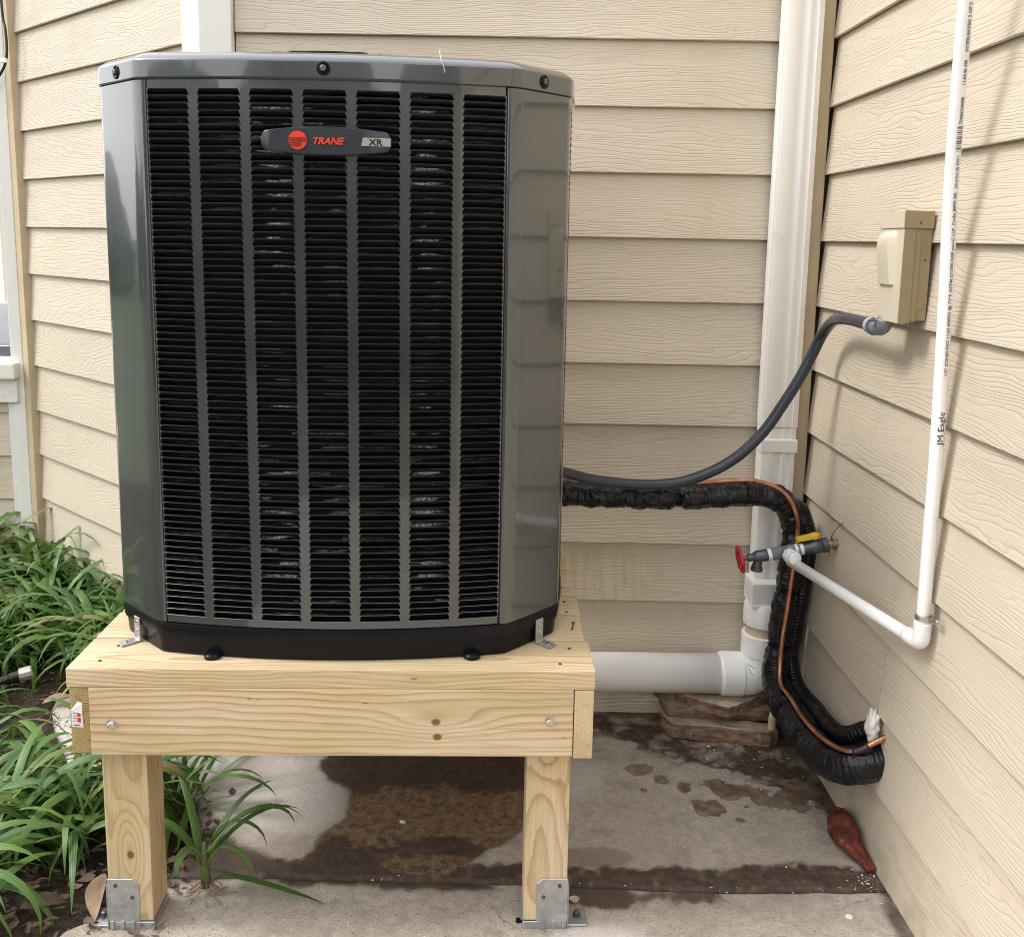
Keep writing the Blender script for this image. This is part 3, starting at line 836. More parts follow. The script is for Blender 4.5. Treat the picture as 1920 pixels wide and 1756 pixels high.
for i, (u, v) in enumerate(posts):
    s = -1 if i in (0, 2) else 1
    f = v - 0.0445
    uo = u + s * 0.0465; ui = u + s * (-0.018)
    t = 0.0024
    b = dpart('post_base', MB().loops([[(ui, y, GZ + 0.021), (uo, y, GZ + 0.021), (uo, y, GZ + 0.118), (ui + s * 0.011, y, GZ + 0.118), (ui, y, GZ + 0.107)] for y in (f - t, f - 0.0002)])
              .box(*sorted((uo, uo + s * t)), f - t, v + 0.0445, GZ + 0.003, GZ + 0.105)
              .box(u - 0.046, u + 0.046, f - 0.001, v + 0.045, GZ + 0.003, GZ + 0.020)
              .box(*sorted((uo + s * t, uo + s * 0.042)), f + 0.004, f + 0.058, GZ + 0.0045, GZ + 0.0085), M_zinc, plat, bevel=0.0012, bseg=1)
    for k in range(3):
        uu = ui + s * (0.014 + 0.021 * k)
        dpart('bend_rib', MB().box(uu - 0.003, uu + 0.003, f - 0.005, f - 0.0005, GZ + 0.006, GZ + 0.024), M_zinc, b, bevel=0.0015)
    for (du, dz) in ((0.014, 0.080), (0.047, 0.106)):
        dpart('nail_head', MB().lathe([(0, 0.0042), (0.0012, 0.0042), (0.0018, 0.0018)], (ui + s * du, f - t, GZ + dz - 0.003), (0, -1, 0), 12), M_dsteel, b, smooth=True)
    dpart('anchor_bolt', MB().lathe([(0, 0.0085), (0.003, 0.0085), (0.0032, 0.0062), (0.010, 0.0062), (0.012, 0.003)], (uo + s * 0.023, f + 0.032, GZ + 0.0085), (0, 0, 1), 6), M_dsteel, b)
for (u, z) in ((0.081, -0.114), (0.931, -0.104)):
    b = dpart('bolt', MB().lathe([(0, 0.0098), (0.0014, 0.0098), (0.0015, 0.004)], (u, 0, z), (0, -1, 0), 24), M_steel, plat, smooth=True)
    dpart('bolt_head', MB().lathe([(0.0015, 0.0072), (0.0060, 0.0072), (0.0072, 0.0055)], (u, 0, z), (0, -1, 0), 6), M_steel, b)
# stapled paper tag on the end grain of the left joist, its upper flap folded out
tg = dpart('lumber_tag', MB().add([(0.004, 0.0026, -0.087), (0.025, 0.0026, -0.089), (0.026, 0.0026, -0.122), (0.005, 0.0026, -0.121), (0.004, 0.0020, -0.087), (0.025, 0.0020, -0.089), (0.026, 0.0020, -0.122), (0.005, 0.0020, -0.121)],
           [(0, 1, 2, 3), (7, 6, 5, 4), (0, 4, 5, 1), (1, 5, 6, 2), (2, 6, 7, 3), (3, 7, 4, 0)]), M_paper, plat)
dpart('folded_flap', MB().add([(0.003, 0.0010, -0.0865), (0.030, -0.010, -0.0885), (0.033, -0.014, -0.0635), (0.022, -0.008, -0.063)], [(0, 1, 2, 3)]), M_paper, tg)
for z in (-0.0945, -0.1065):
    dpart('tag_mark', MB().box(0.0155, 0.0215, 0.0012, 0.0018, z - 0.0045, z + 0.0045), M_red, tg)
dpart('tag_mark', MB().box(0.008, 0.0195, 0.0012, 0.0018, -0.1175, -0.1163), M_ink, tg)
for k in range(4):
    dpart('tag_mark', MB().box(0.0075, 0.0135, 0.0012, 0.0018, -0.093 - 0.0052 * k, -0.0922 - 0.0052 * k), M_ink_g, tg)
dpart('deck_screw', MB().lathe([(0, 0.0022), (0.016, 0.0020), (0.0165, 0.0042), (0.0185, 0.0042)], (0.989, 0.200, -0.002), (0.15, 0.05, 1), 10), M_dsteel, plat)
for (u, v) in ((0.951, 0.033), (0.975, 0.105), (0.06, 0.105), (0.05, 0.035), (0.985, 0.30), (0.985, 0.36), (0.985, 0.45)):
    dpart('deck_screw', MB().lathe([(-0.003, 0.0036), (0.0006, 0.0036)], (u, v, 0), (0, 0, 1), 10), M_dsteel, plat)

# ------------------------------------------------------------------ condenser unit
AC0 = fD(0.5, 0.40, 0.0)
ac = thing('air_conditioner', 'tall charcoal outdoor air-conditioning condenser standing on the timber platform', 'air conditioner', AC0, DA)
HW, FX, FY, BY, CH = 0.4525, 0.345, -0.328, 0.357, 0.107
def outline(off=0.0, n=26, rc=0.012):
    """plan of the cabinet: bulging faces, 45 degree corners; offset outwards by off"""
    pts = []
    def arc(p, q, bulge, n):
        p = Vector(p); q = Vector(q); d = q - p; nn = Vector((d.y, -d.x)).normalized()
        return [p + d * (i / n) + nn * bulge * (1 - (2 * i / n - 1) ** 2) for i in range(n + 1)]
    A = arc((-FX, FY), (FX, FY), 0.038, n)
    B = arc((HW, FY + CH), (HW, BY - CH), 0.020, n // 2)
    D_ = arc((FX, BY), (-FX, BY), 0.030, n)
    E = arc((-HW, BY - CH), (-HW, FY + CH), 0.020, n // 2)
    P = A + B + D_ + E
    out = []
    m = len(P)
    for i in range(m):
        a = P[i - 1]; b = P[i]; c = P[(i + 1) % m]
        d1 = (b - a).normalized(); d2 = (c - b).normalized()
        turn = d1.x * d2.y - d1.y * d2.x
        if turn > 0.2:      # round the corner
            for k in range(5):
                t = k / 4
                s = b - d1 * rc * (1 - t) ** 2 + d2 * rc * t ** 2
                dd = (d1 * (1 - t) + d2 * t).normalized()
                out.append(s + Vector((dd.y, -dd.x)) * off)
        else:
            dd = (d1 + d2).normalized()
            out.append(b + Vector((dd.y, -dd.x)) * off)
    return out
def ring(off, z): return [(p.x, p.y, z) for p in outline(off)]
def apart(name, mb, mat, parent=None, **kw):
    return part(name, mb, mat, parent or ac, local=True, **kw)
apart('base_pan', MB().loops([ring(-0.010, 0.0), ring(-0.006, 0.002), ring(-0.003, 0.034), ring(0.001, 0.0365), ring(0.004, 0.060), ring(0.002, 0.066), ring(-0.006, 0.067), ring(-0.03, 0.064)]), M_black, smooth=True)
ZT = 1.100
# top cap with its fan opening
N_o = len(outline())
def circ(r, z):
    c = Vector((0, 0.0145))
    return [(c.x + r * math.cos(a), c.y + r * math.sin(a), z) for a in [math.atan2(p.y - c.y, p.x - c.x) for p in outline()]]
cap_ls = [ring(-0.02, ZT + 0.002), ring(0.001, ZT + 0.001), ring(0.0050, ZT + 0.0030), ring(0.0055, ZT + 0.0045), ring(0.0055, ZT + 0.0060), ring(0.0055, ZT + 0.0325), ring(0.0055, ZT + 0.0340), ring(0.0035, ZT + 0.0370), ring(-0.002, ZT + 0.0415), ring(-0.010, ZT + 0.0475), ring(-0.022, ZT + 0.0520), ring(-0.05, ZT + 0.056), circ(0.335, ZT + 0.060), circ(0.325, ZT + 0.058), circ(0.322, ZT + 0.01)]
tc = apart('top_cap', MB().loops(cap_ls, True, False, False), M_paint, smooth=True)
fg = MB()
for k in range(1, 12):
    r = 0.03 * k
    fg.tube([(r * math.cos(2 * PI * j / 40), 0.0145 + r * math.sin(2 * PI * j / 40), ZT + 0.066 - 0.02 * (k / 11) ** 2) for j in range(41)], 0.0022, 6, False)
for k in range(8):
    a = 2 * PI * k / 8
    fg.tube([(r * math.cos(a), 0.0145 + r * math.sin(a), ZT + 0.0625 - 0.02 * (r / 0.33) ** 2) for r in (0.02, 0.12, 0.22, 0.335)], 0.0026, 6)
apart('fan_guard', fg, M_paint, smooth=True)
fb = MB().lathe([(0, 0.05), (0.05, 0.05)], (0, 0.0145, ZT - 0.06), (0, 0, 1), 18)
for k in range(3):
    a0 = 2 * PI * k / 3
    ls = []
    for r, w, z in ((0.045, 0.35, 0), (0.17, 0.55, 0.01), (0.30, 0.62, 0.02)):
        ls.append([(r * math.cos(a0 + w), 0.0145 + r * math.sin(a0 + w), ZT - 0.03 + z), (r * math.cos(a0 - w), 0.0145 + r * math.sin(a0 - w), ZT - 0.07), (r * math.cos(a0 - w), 0.0145 + r * math.sin(a0 - w), ZT - 0.073), (r * math.cos(a0 + w), 0.0145 + r * math.sin(a0 + w), ZT - 0.033 + z)])
    fb.loops(ls)
apart('fan', fb, M_zinc)
# corner panels: sheet bent round each corner, standing 2 mm proud of the louvre panels
def corner_panel(sx, sy):
    yc = FY if sy < 0 else BY
    A = Vector((FX, 0)); n_f = Vector((0, -1)); n_c = Vector((1, -1)).normalized(); n_s = Vector((1, 0))
    base = [((FX - 0.017, 0.012), 0), ((FX - 0.0185, 0.001), 0), ((FX - 0.0165, -0.0035), 0), ((FX - 0.010, -0.0028), 0)]
    pr = [Vector((FX - 0.0175, 0.016)), Vector((FX - 0.0175, 0.000)), Vector((FX - 0.0150, -0.0030))]
    # rounded bend at the front
    r = 0.022
    P = Vector((FX, 0.0)); d1 = Vector((1, 0.10)).normalized(); d2 = Vector((1, 1)).normalized(); d3 = Vector((0.08, 1)).normalized()
    for i in range(8):
        t = i / 7
        s = P - d1 * 0.013 * (1 - t) ** 2 + d2 * 0.020 * t ** 2
        dd = (d1 * (1 - t) + d2 * t).normalized()
        pr.append(s + Vector((dd.y, -dd.x)) * 0.0028)
    P = Vector((HW, CH))
    for i in range(7):
        t = i / 6
        s = P - d2 * 0.014 * (1 - t) ** 2 + d3 * 0.012 * t ** 2
        dd = (d2 * (1 - t) + d3 * t).normalized()
        pr.append(s + Vector((dd.y, -dd.x)) * 0.0028)
    pr += [Vector((HW + 0.0035, CH + 0.0150)), Vector((HW - 0.010, CH + 0.0165))]
    out = [(sx * p.x, yc + (p.y if sy < 0 else -p.y)) for p in pr]
    ls = [[(x, y, z) for x, y in out] for z in (0.0675, ZT + 0.0005)]
    return apart('corner_panel', MB().loops(ls, False, False, False), M_paint, smooth=True)
for sx in (-1, 1):
    for sy in (-1, 1):
        corner_panel(sx, sy)
# louvred panels
PITCH, NR_, ZB = 0.0127, 79, 0.0825
def panel_pt(side, s, z, d=0.0):
    """s across the panel (metres from its middle), z up, d inwards"""
    if side == 'front': return (s, FY - 0.038 * (1 - (s / FX) ** 2) + d, z)
    if side == 'back': return (-s, BY + 0.030 * (1 - (s / FX) ** 2) - d, z)
    hh = (BY - FY) / 2 - CH; c = (BY + FY) / 2
    x = HW + 0.020 * (1 - min(1, (s / hh) ** 2)) - d
    return (x, c + s, z) if side == 'right' else (-x, c - s, z)
LW, LG = 0.0806, 0.0152
def cells(side):
    half = FX - 0.019 if side in ('front', 'back') else (BY - FY) / 2 - CH - 0.017
    ncol = 7 if side in ('front', 'back') else 5
    lw = LW if ncol == 7 else (2 * half - 0.016 * 6) / 5
    pitch = lw + (LG if ncol == 7 else 0.016)
    x0 = -(ncol * lw + (ncol - 1) * (pitch - lw)) / 2
    return half, ncol, lw, pitch, x0
def panel_mesh(side):
    half, ncol, lw, pitch, x0 = cells(side)
    mb = MB(); P = lambda s, z, d=0.0: panel_pt(side, s, z, d)
    z_lo, z_hi = 0.0685, ZT + 0.001
    lip = 0.0014
    def strip(sa, sb, za, zb, n=3, d=0.0):
        for i in range(n):
            a = sa + (sb - sa) * i / n; b = sa + (sb - sa) * (i + 1) / n
            mb.add([P(a, za, d), P(b, za, d), P(b, zb, d), P(a, zb, d)], [(0, 1, 2, 3)])
    ztop = ZB + NR_ * PITCH
    strip(-half, half, z_lo, ZB, 24); strip(-half, half, ztop, z_hi, 24)
    strip(-half, x0, ZB, ztop, 1)
    strip(x0 + (ncol - 1) * pitch + lw, half, ZB, ztop, 1)
    for c in range(ncol - 1):
        strip(x0 + c * pitch + lw, x0 + (c + 1) * pitch, ZB, ztop, 1)
    # inward returns at the panel's edges
    for s in (-half, half):
        mb.add([P(s, z_lo, 0), P(s, z_hi, 0), P(s, z_hi, 0.014), P(s, z_lo, 0.014)], [(0, 1, 2, 3)])
    tp = 0.0042
    for c in range(ncol):
        a = x0 + c * pitch; b = a + lw
        for r in range(NR_):
            z = ZB + r * PITCH; zt = z + PITCH
            # thin strip of sheet under each opening, its rolled edge proud
            n = 4
            sa = [a + (b - a) * i / n for i in range(n + 1)]
            v = [P(s, z, 0) for s in sa] + [P(s, z + lip * 0.5, -0.0010) for s in sa] + [P(s, z + lip, 0.0) for s in sa] + [P(s, z + lip * 0.8, 0.0012) for s in sa]
            f = []
            for row in range(3):
                for i in range(n):
                    q = row * (n + 1) + i
                    f.append((q, q + 1, q + n + 2, q + n + 1))
            mb.add(v, f)
            # slanted ends (the serrated edge of each column)
            mb.add([P(a, z + lip), P(a, zt), P(a + tp, zt - 0.0006), P(a + tp * 0.55, z + PITCH * 0.62), P(a + 0.0006, z + lip + 0.001)], [(0, 4, 3, 2, 1)])
            mb.add([P(b, z + lip), P(b, zt), P(b - tp, zt - 0.0006), P(b - tp * 0.55, z + PITCH * 0.62), P(b - 0.0006, z + lip + 0.001)], [(0, 1, 2, 3, 4)])
    return mb
def louver_verts(side, s0, lw, z):
    """blade hanging inwards from the strip above an opening"""
    P = lambda s, zz, d=0.0: panel_pt(side, s, zz, d)
    zt = z + PITCH
    n = 3; v = []; f = []
    for (dz, d) in ((0.0003, 0.0005), (-0.0022, 0.0030), (-0.0056, 0.0074)):
        for i in range(n + 1):
            s = s0 + 0.0035 + (lw - 0.007) * i / n
            v.append(P(s, zt + dz, d))
    for row in range(2):
        for i in range(n):
            q = row * (n + 1) + i
            f.append((q, q + n + 1, q + n + 2, q + 1))
    k = len(v)
    v += [P(s0 + 0.0012, z + 0.0022, 0.0006), P(s0 + lw - 0.0012, z + 0.0022, 0.0006)]
    f.append((0, k, 2 * (n + 1))); f.append((n, 2 * (n + 1) + n, k + 1))
    return v, f
for side in ('front', 'right', 'left', 'back'):
    pn = apart('louver_panel', panel_mesh(side), M_paint, smooth=False)
    half, ncol, lw, pitch, x0 = cells(side)
    rest = MB()
    col_cache = {}
    for r in range(NR_ - 1, -1, -1):
        for c in range(ncol):
            if side == 'front' and r >= NR_ - 42:
                if c not in col_cache:
                    v, f = louver_verts(side, x0 + c * pitch, lw, 0.0)
                    me = bpy.data.meshes.new('louver'); me.from_pydata(v, [], f); me.materials.append(M_louver)
                    col_cache[c] = me
                o = add_obj('louver', col_cache[c], pn)
                o.location = (0, 0, ZB + r * PITCH)
            else:
                v, f = louver_verts(side, x0 + c * pitch, lw, ZB + r * PITCH)
                rest.add(v, f)
    o = apart('louver_rows', rest, M_louver, pn); o['kind'] = 'stuff'
# spine-fin coil behind the louvres
cm = MB()
def coil_ring(z, off, r):
    o_ = outline(off, 16)
    path = [(p.x, p.y, z) for p in o_] + [(o_[0].x, o_[0].y, z)]
    rnd = random.Random(int(z * 1e4))
    cm.tube(path, lambda i, k: r * rnd.uniform(0.9, 1.1), 9, False)
for k in range(39):
    coil_ring(0.085 + k * 0.0262, -0.036, 0.0128)
for k in range(39):
    coil_ring(0.098 + k * 0.0262, -0.060, 0.0128)
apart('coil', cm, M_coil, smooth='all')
apart('compressor_shroud', MB().lathe([(0.06, 0.30), (0.62, 0.30), (0.66, 0.26)], (0, 0.0145, 0), (0, 0, 1), 20), M_black, smooth=True)
# screws in the cap
def screw(p, d):
    p = Vector(p); d = Vector(d).normalized()
    s = apart('cap_screw', MB().lathe([(-0.002, 0.0125), (0.0015, 0.0125), (0.0025, 0.0105), (0.0012, 0.0085)], p, d, 20), M_black, smooth=True)
    apart('screw_head', MB().lathe([(0.0012, 0.0062), (0.0050, 0.0062), (0.0060, 0.0045)], p, d, 6), M_dsteel, s)
screw((0.0, FY - 0.038 - 0.0057, ZT + 0.021), (0, -1, 0))
for sx in (-1, 1):
    n = Vector((sx, -1, 0)).normalized()
    screw(Vector((sx * (FX + CH * 0.46), FY + CH * 0.46, ZT + 0.020)) + n * 0.0055, n)
apart('thread', MB().tube(catmull([(0.205, FY - 0.026, ZT + 0.060), (0.208, FY - 0.0335, ZT + 0.041), (0.213, FY - 0.0315, ZT + 0.030), (0.215, FY - 0.0312, ZT + 0.020)], 0.003), 0.0007, 5), M_chip, tc, smooth='all')
# badge
BZ = 0.995; by = lambda s: FY - 0.038 * (1 - (s / FX) ** 2) - 0.0025
def badge_plate():
    n = 40; pts = []
    L = 0.1165
    for i in range(n + 1):
        t = -1 + 2 * i / n
        e = max(0.0, (abs(t) - 0.90) / 0.10)
        h = (0.0255 - 0.0085 * t * t) * math.sqrt(max(0.0, 1 - (e * 0.93) ** 2.4))
        pts.append((t * L + 0.003, h))
    top = [(x, BZ + h) for x, h in pts]; bot = [(x, BZ - h * 0.96) for x, h in pts][::-1]
    poly = top + bot
    ls = []
    for d, sc in ((0.0, 1.0), (-0.005, 1.0), (-0.0072, 0.975)):
        ls.append([(0.003 + (x - 0.003) * sc, by(x) + d, BZ + (z - BZ) * (1 - (1 - sc) * 3)) for x, z in poly])
    return MB().loops(ls)
bd = apart('name_badge', badge_plate(), M_badge, smooth=True)
bf = lambda s: by(s) - 0.0074
def disc(cx, cz, r, d, n=40):
    return MB().loops([[(cx + r * math.cos(2 * PI * j / n), bf(cx) + dd, cz + r * math.sin(2 * PI * j / n)) for j in range(n)] for dd in (0.0004, -d)])
lc = (-0.047, BZ + 0.0005)
apart('logo_disc', disc(lc[0], lc[1], 0.0165, 0.0010), M_red, bd)
for k in range(6):      # speed lines and T cut into the disc
    z = lc[1] + 0.0045 - k * 0.0029
    hw = math.sqrt(max(0, 0.0163 ** 2 - (z - lc[1]) ** 2))
    xa, xb = lc[0] - hw, lc[0] + (hw if k < 3 else 0.001)
    apart('logo_line', MB().box(xa, xb, bf(lc[0]) - 0.0024, bf(lc[0]) - 0.0012, z - 0.00042, z + 0.00042), M_reddark, bd)
apart('logo_letter', MB().add([(lc[0] - 0.0005, bf(lc[0]) - 0.0028, lc[1] + 0.003), (lc[0] + 0.008, bf(lc[0]) - 0.0028, lc[1] + 0.003), (lc[0] + 0.005, bf(lc[0]) - 0.0028, lc[1] - 0.010), (lc[0] - 0.004, bf(lc[0]) - 0.0028, lc[1] - 0.010)], [(0, 1, 2, 3)]), M_reddark, bd)
def lettering(txt, size, x, z, mat, parent, shear=0.0, offset=0.0, sx=1.0, d=0.0015, spacing=1.0):
    me = text_mesh(txt, size, shear, offset, 0.0003, spacing)
    me.materials.append(mat)
    for vv in me.vertices:
        a, b, c = vv.co
        vv.co = (x + a * sx, bf(x + a * sx) - d - c, z + b)
    o = add_obj('letters', me, parent)
    return o
lettering('TRANE', 0.0165, -0.0215, BZ - 0.0055, M_red, bd, 0.30, 0.0006, 1.06)
mp = apart('model_plate', MB().loops([[(x, bf(x) + dd, z) for x, z in ((0.0665, BZ - 0.0075), (0.119, BZ - 0.0075), (0.1190, BZ + 0.0068), (0.0695, BZ + 0.0075))] for dd in (0.0025, -0.0010)]), M_silver, bd, bevel=0.0006)
lettering('XR', 0.0160, 0.0805, BZ - 0.0056, M_ink, mp, 0.0, 0.0005, 1.1, 0.0018, 1.05)
# feet tabs and angle brackets
for s in (-0.236, 0.276):
    yy = FY - 0.038 * (1 - (s / FX) ** 2)
    t_ = apart('foot_tab', MB().lathe([(0.0, 0.017), (0.006, 0.017), (0.009, 0.014)], (s, yy + 0.002, 0.001), (0, 0, 1), 20), M_black, smooth=True)
    apart('foot_pin', MB().lathe([(0.009, 0.006), (0.011, 0.005)], (s, yy - 0.008, 0.001), (0, 0, 1), 10), M_black, t_)
def bracket(cx, cy, ang):
    Mx = Matrix.Translation((cx, cy, 0)) @ Matrix.Rotation(ang, 4, 'Z')
    def loc(mb): mb.v = [tuple(Mx @ Vector(v)) for v in mb.v]; return mb
    prof = [(0, 0.0), (-0.040, 0.0), (-0.040, 0.003), (-0.0045, 0.0032), (-0.0032, 0.0045), (-0.003, 0.050), (0, 0.050)]   # (out, z)
    b = apart('angle_bracket', loc(MB().loops([[(x, y, z + 0.0008) for y, z in prof] for x in (-0.011, 0.011)])), M_zinc, smooth=False, bevel=0.0007, bseg=1)
    for z in (0.022, 0.040):
        apart('bracket_screw', loc(MB().lathe([(0, 0.0042), (0.0018, 0.0040), (0.0024, 0.0022)], (0, -0.003, z), (0, -1, 0), 12)), M_steel, b, smooth=True)
    apart('bracket_screw', loc(MB().lathe([(0, 0.0042), (0.0018, 0.0040), (0.0024, 0.0022)], (0, -0.027, 0.0038), (0, 0, 1), 12)), M_steel, b, smooth=True)
bracket(-FX - CH * 0.58 - 0.002, FY + CH * 0.58 - 0.002, -PI / 4)
bracket(FX + CH * 0.62 + 0.002, FY + CH * 0.62 - 0.002, PI / 4)

# ------------------------------------------------------------------ downspout and drain
ds = thing('downspout', 'cream-white fluted rectangular downspout fixed in the corner on the back wall', 'downspout', (-0.084, -0.05, 0))
def spout_prof(x0, x1, y0, y1, g=0.0055):
    xs_ = [0.0, 0.04, 0.30, 0.37, 0.43, 0.47, 0.51, 0.57, 0.66, 0.72, 0.755, 0.79, 0.84, 0.90, 0.935, 0.97, 1.0]
    dp = [0.35, 0, 0, 0.25, 0.9, 1, 0.9, 0.15, 0.15, 0.8, 1, 0.8, 0.15, 0.3, 0.8, 1.0, 1.1]
    front = [(x0 + (x1 - x0) * a, y0 + g * b) for a, b in zip(xs_, dp)]
    sy = [0.0, 0.3, 0.4, 0.5, 1.0]
    rt = [(x1 - (g if i == 2 else 0), y0 + (y1 - y0) * a) for i, a in enumerate(sy)][1:]
    lf = [(x0 + (g if i == 2 else 0), y0 + (y1 - y0) * a) for i, a in enumerate(sy)][::-1]
    return front + rt + lf[:-1]
pr1 = spout_prof(-0.1335, -0.0345, -0.086, -0.014); pr2 = spout_prof(-0.1315, -0.0365, -0.084, -0.016)
part('upper_section', MB().prism(pr1, 0.905, TOPZ), M_spout, ds, smooth=True, bevel=0.003, bseg=2, ang=1.2)
part('lower_section', MB().prism(pr2, 0.43, 0.904), M_spout, ds, smooth=True, bevel=0.003, bseg=2, ang=1.2)
part('joint_band', MB().prism([(-0.1352, -0.0875), (-0.0330, -0.0875), (-0.0330, -0.0125), (-0.1352, -0.0125)], 0.835, 0.872), M_spout, ds, bevel=0.003)
dr = thing('drain_pipe', 'white plastic drain pipe running along the foot of the back wall', 'drain pipe', (-0.09, -0.076, 0))
px, py = -0.092, -0.076
part('square_adapter', MB().loops([[(px + sx_ * w, py + sy_ * w2, z) for sx_, sy_ in ((-1, -1), (1, -1), (1, 1), (-1, 1))] for z, w, w2 in ((0.392, 0.054, 0.050), (0.402, 0.0535, 0.0475), (0.462, 0.0535, 0.0475))]), M_pvc_old, dr, bevel=0.004)
part('coupling', MB().lathe([(0.328, 0.0585), (0.330, 0.0615), (0.385, 0.0615), (0.396, 0.0565)], (px, py, 0), (0, 0, 1), 36), M_pvc_old, dr, smooth=True)
part('beige_pipe', MB().lathe([(0.28, 0.0540), (0.335, 0.0540)], (px, py, 0), (0, 0, 1), 36), M_pvc_beige, dr, smooth=True)
EC = 0.170
elb = [(px, py, 0.300), (px, py, 0.240), (px - 0.002, py, 0.215), (px - 0.013, py, 0.188), (px - 0.032, py, 0.174), (px - 0.05, py, EC), (px - 0.125, py, EC)]
part('hub', MB().lathe([(0.236, 0.0595), (0.240, 0.0635), (0.298, 0.0635), (0.300, 0.060)], (px, py, 0), (0, 0, 1), 36), M_pvc, dr, smooth=True)
part('elbow', MB().tube(catmull(elb[1:], 0.008), 0.0605, 36), M_pvc, dr, smooth='all')
part('hub', MB().lathe([(0.056, 0.0605), (0.060, 0.0640), (0.118, 0.0640), (0.120, 0.0605)], (px, py, EC), (-1, 0, 0), 36), M_pvc, dr, smooth=True)
part('mould_mark', MB().lathe([(0.0, 0.0095), (0.0012, 0.0095), (0.0016, 0.0080)], (px + 0.020, py - 0.0588, EC + 0.030), (0.25, -1, 0.15), 18), M_pvc, dr, smooth=True)
part('long_pipe', MB().tube([(px - 0.11, py, EC), (px - 0.5, py, EC - 0.004), (px - 0.9, py, EC - 0.010), (px - 1.5, py, EC - 0.018)], 0.0571, 36), M_pvc, dr, smooth='all')

# ------------------------------------------------------------------ stones and what lies among them
def stone(label, outl, z0, z1, seed, tilt=(0, 0), bulge=0.0):
    rnd = random.Random(seed)
    # subdivide the outline
    pts = []
    m = len(outl)
    for i in range(m):
        a = Vector(outl[i]); b = Vector(outl[(i + 1) % m])
        n = max(2, int((b - a).length / 0.011))
        for j in range(n):
            q = a.lerp(b, j / n)
            nn = mnoise.noise(Vector((q.x * 30 + seed, q.y * 30, 0)))
            pts.append(q + Vector(((rnd.random() - .5) * .003, (rnd.random() - .5) * .003)) + (q - Vector((sum(p[0] for p in outl) / m, sum(p[1] for p in outl) / m))).normalized() * nn * 0.006)
    c = sum(pts, Vector((0, 0))) / len(pts)
    ls = []
    lay = 3
    for k in range(lay + 1):
        t = k / lay
        ins = rnd.uniform(-0.0015, 0.0025) + (0.003 if k == 0 else 0)
        row = []
        for q in pts:
            d = (q - c); L = d.length
            w = mnoise.noise(Vector((q.x * 45, q.y * 45, t * 6 + seed))) * 0.0025
            s = max(0.2, (L - ins - w) / L)
            x = c.x + d.x * s; y = c.y + d.y * s
            z = z0 + (z1 - z0) * t + tilt[0] * (x - c.x) + tilt[1] * (y - c.y) + mnoise.noise(Vector((x * 25, y * 25, seed + 3))) * 0.003 * (k in (lay,))
            row.append((x, y, z))
        ls.append(row)
    for s in (0.78, 0.4):
        ls.append([(c.x + (p.x - c.x) * s, c.y + (p.y - c.y) * s, z1 + 0.0012 + tilt[0] * (p.x - c.x) * s + tilt[1] * (p.y - c.y) * s + mnoise.noise(Vector((p.x * 20 * s, p.y * 20, seed))) * 0.004) for p in pts])
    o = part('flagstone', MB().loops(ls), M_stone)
    tag(o, label, 'stone', 'broken flagstones stacked under the drain pipe')
    return o
stone('long low reddish-brown flagstone at the bottom front of the stone stack', [(-0.385, -0.095), (-0.360, -0.150), (-0.20, -0.168), (-0.085, -0.182), (-0.058, -0.160), (-0.072, -0.125), (-0.22, -0.105)], 0.002, 0.046, 3, (-0.02, 0))
stone('wide grey-brown flagstone in the middle of the stone stack', [(-0.385, -0.060), (-0.372, -0.118), (-0.20, -0.122), (-0.03, -0.105), (-0.012, -0.05), (-0.02, -0.012), (-0.36, -0.012)], 0.047, 0.079, 5, (-0.05, 0.0))
stone('pointed tan-topped flagstone on top of the stone stack', [(-0.338, -0.080), (-0.318, -0.118), (-0.202, -0.170), (-0.175, -0.158), (-0.055, -0.062), (-0.07, -0.024), (-0.30, -0.024)], 0.081, 0.114, 8, (-0.02, 0.02))
stone('dark upright flagstone edge at the back left of the stone stack', [(-0.402, -0.040), (-0.385, -0.072), (-0.340, -0.078), (-0.335, -0.022), (-0.395, -0.020)], 0.078, 0.112, 12, (-0.05, 0))
el = thing('drain_elbow', 'small cream plastic pipe elbow resting against the flagstones', 'pipe', (-0.07, -0.165, 0.05))
part('bent_pipe', MB().tube(catmull([(-0.078, -0.166, 0.046), (-0.078, -0.166, 0.080), (-0.073, -0.165, 0.094), (-0.060, -0.163, 0.100), (0.012, -0.150, 0.100)], 0.004), 0.0105, 18), M_cpvc, el, smooth='all')
part('socket', MB().lathe([(0, 0.0125), (0.022, 0.0125)], (-0.058, -0.163, 0.100), (1, 0.18, 0), 18), M_cpvc, el, smooth=True)

# ------------------------------------------------------------------ line set
ls_pts = [(-0.80, -0.215, 0.738), (-0.684, -0.20, 0.736), (-0.55, -0.20, 0.733), (-0.412, -0.20, 0.733), (-0.29, -0.20, 0.738), (-0.196, -0.20, 0.746), (-0.118, -0.20, 0.736), (-0.072, -0.20, 0.690), (-0.060, -0.20, 0.62),
          (-0.062, -0.20, 0.545), (-0.074, -0.20, 0.437), (-0.081, -0.20, 0.329), (-0.090, -0.212, 0.235), (-0.088, -0.27, 0.200), (-0.080, -0.376, 0.190), (-0.076, -0.48, 0.190), (-0.068, -0.575, 0.198), (-0.040, -0.640, 0.215), (0.0, -0.664, 0.235), (0.06, -0.672, 0.255)]
lset = thing('refrigerant_line', 'black corrugated insulated refrigerant line bending down the corner into the wall', 'pipe', (-0.08, -0.2, 0.19))
path = catmull(ls_pts, 0.0022)
cum = [0.0]
for i in range(1, len(path)): cum.append(cum[-1] + (path[i] - path[i - 1]).length)
TOT = cum[-1]
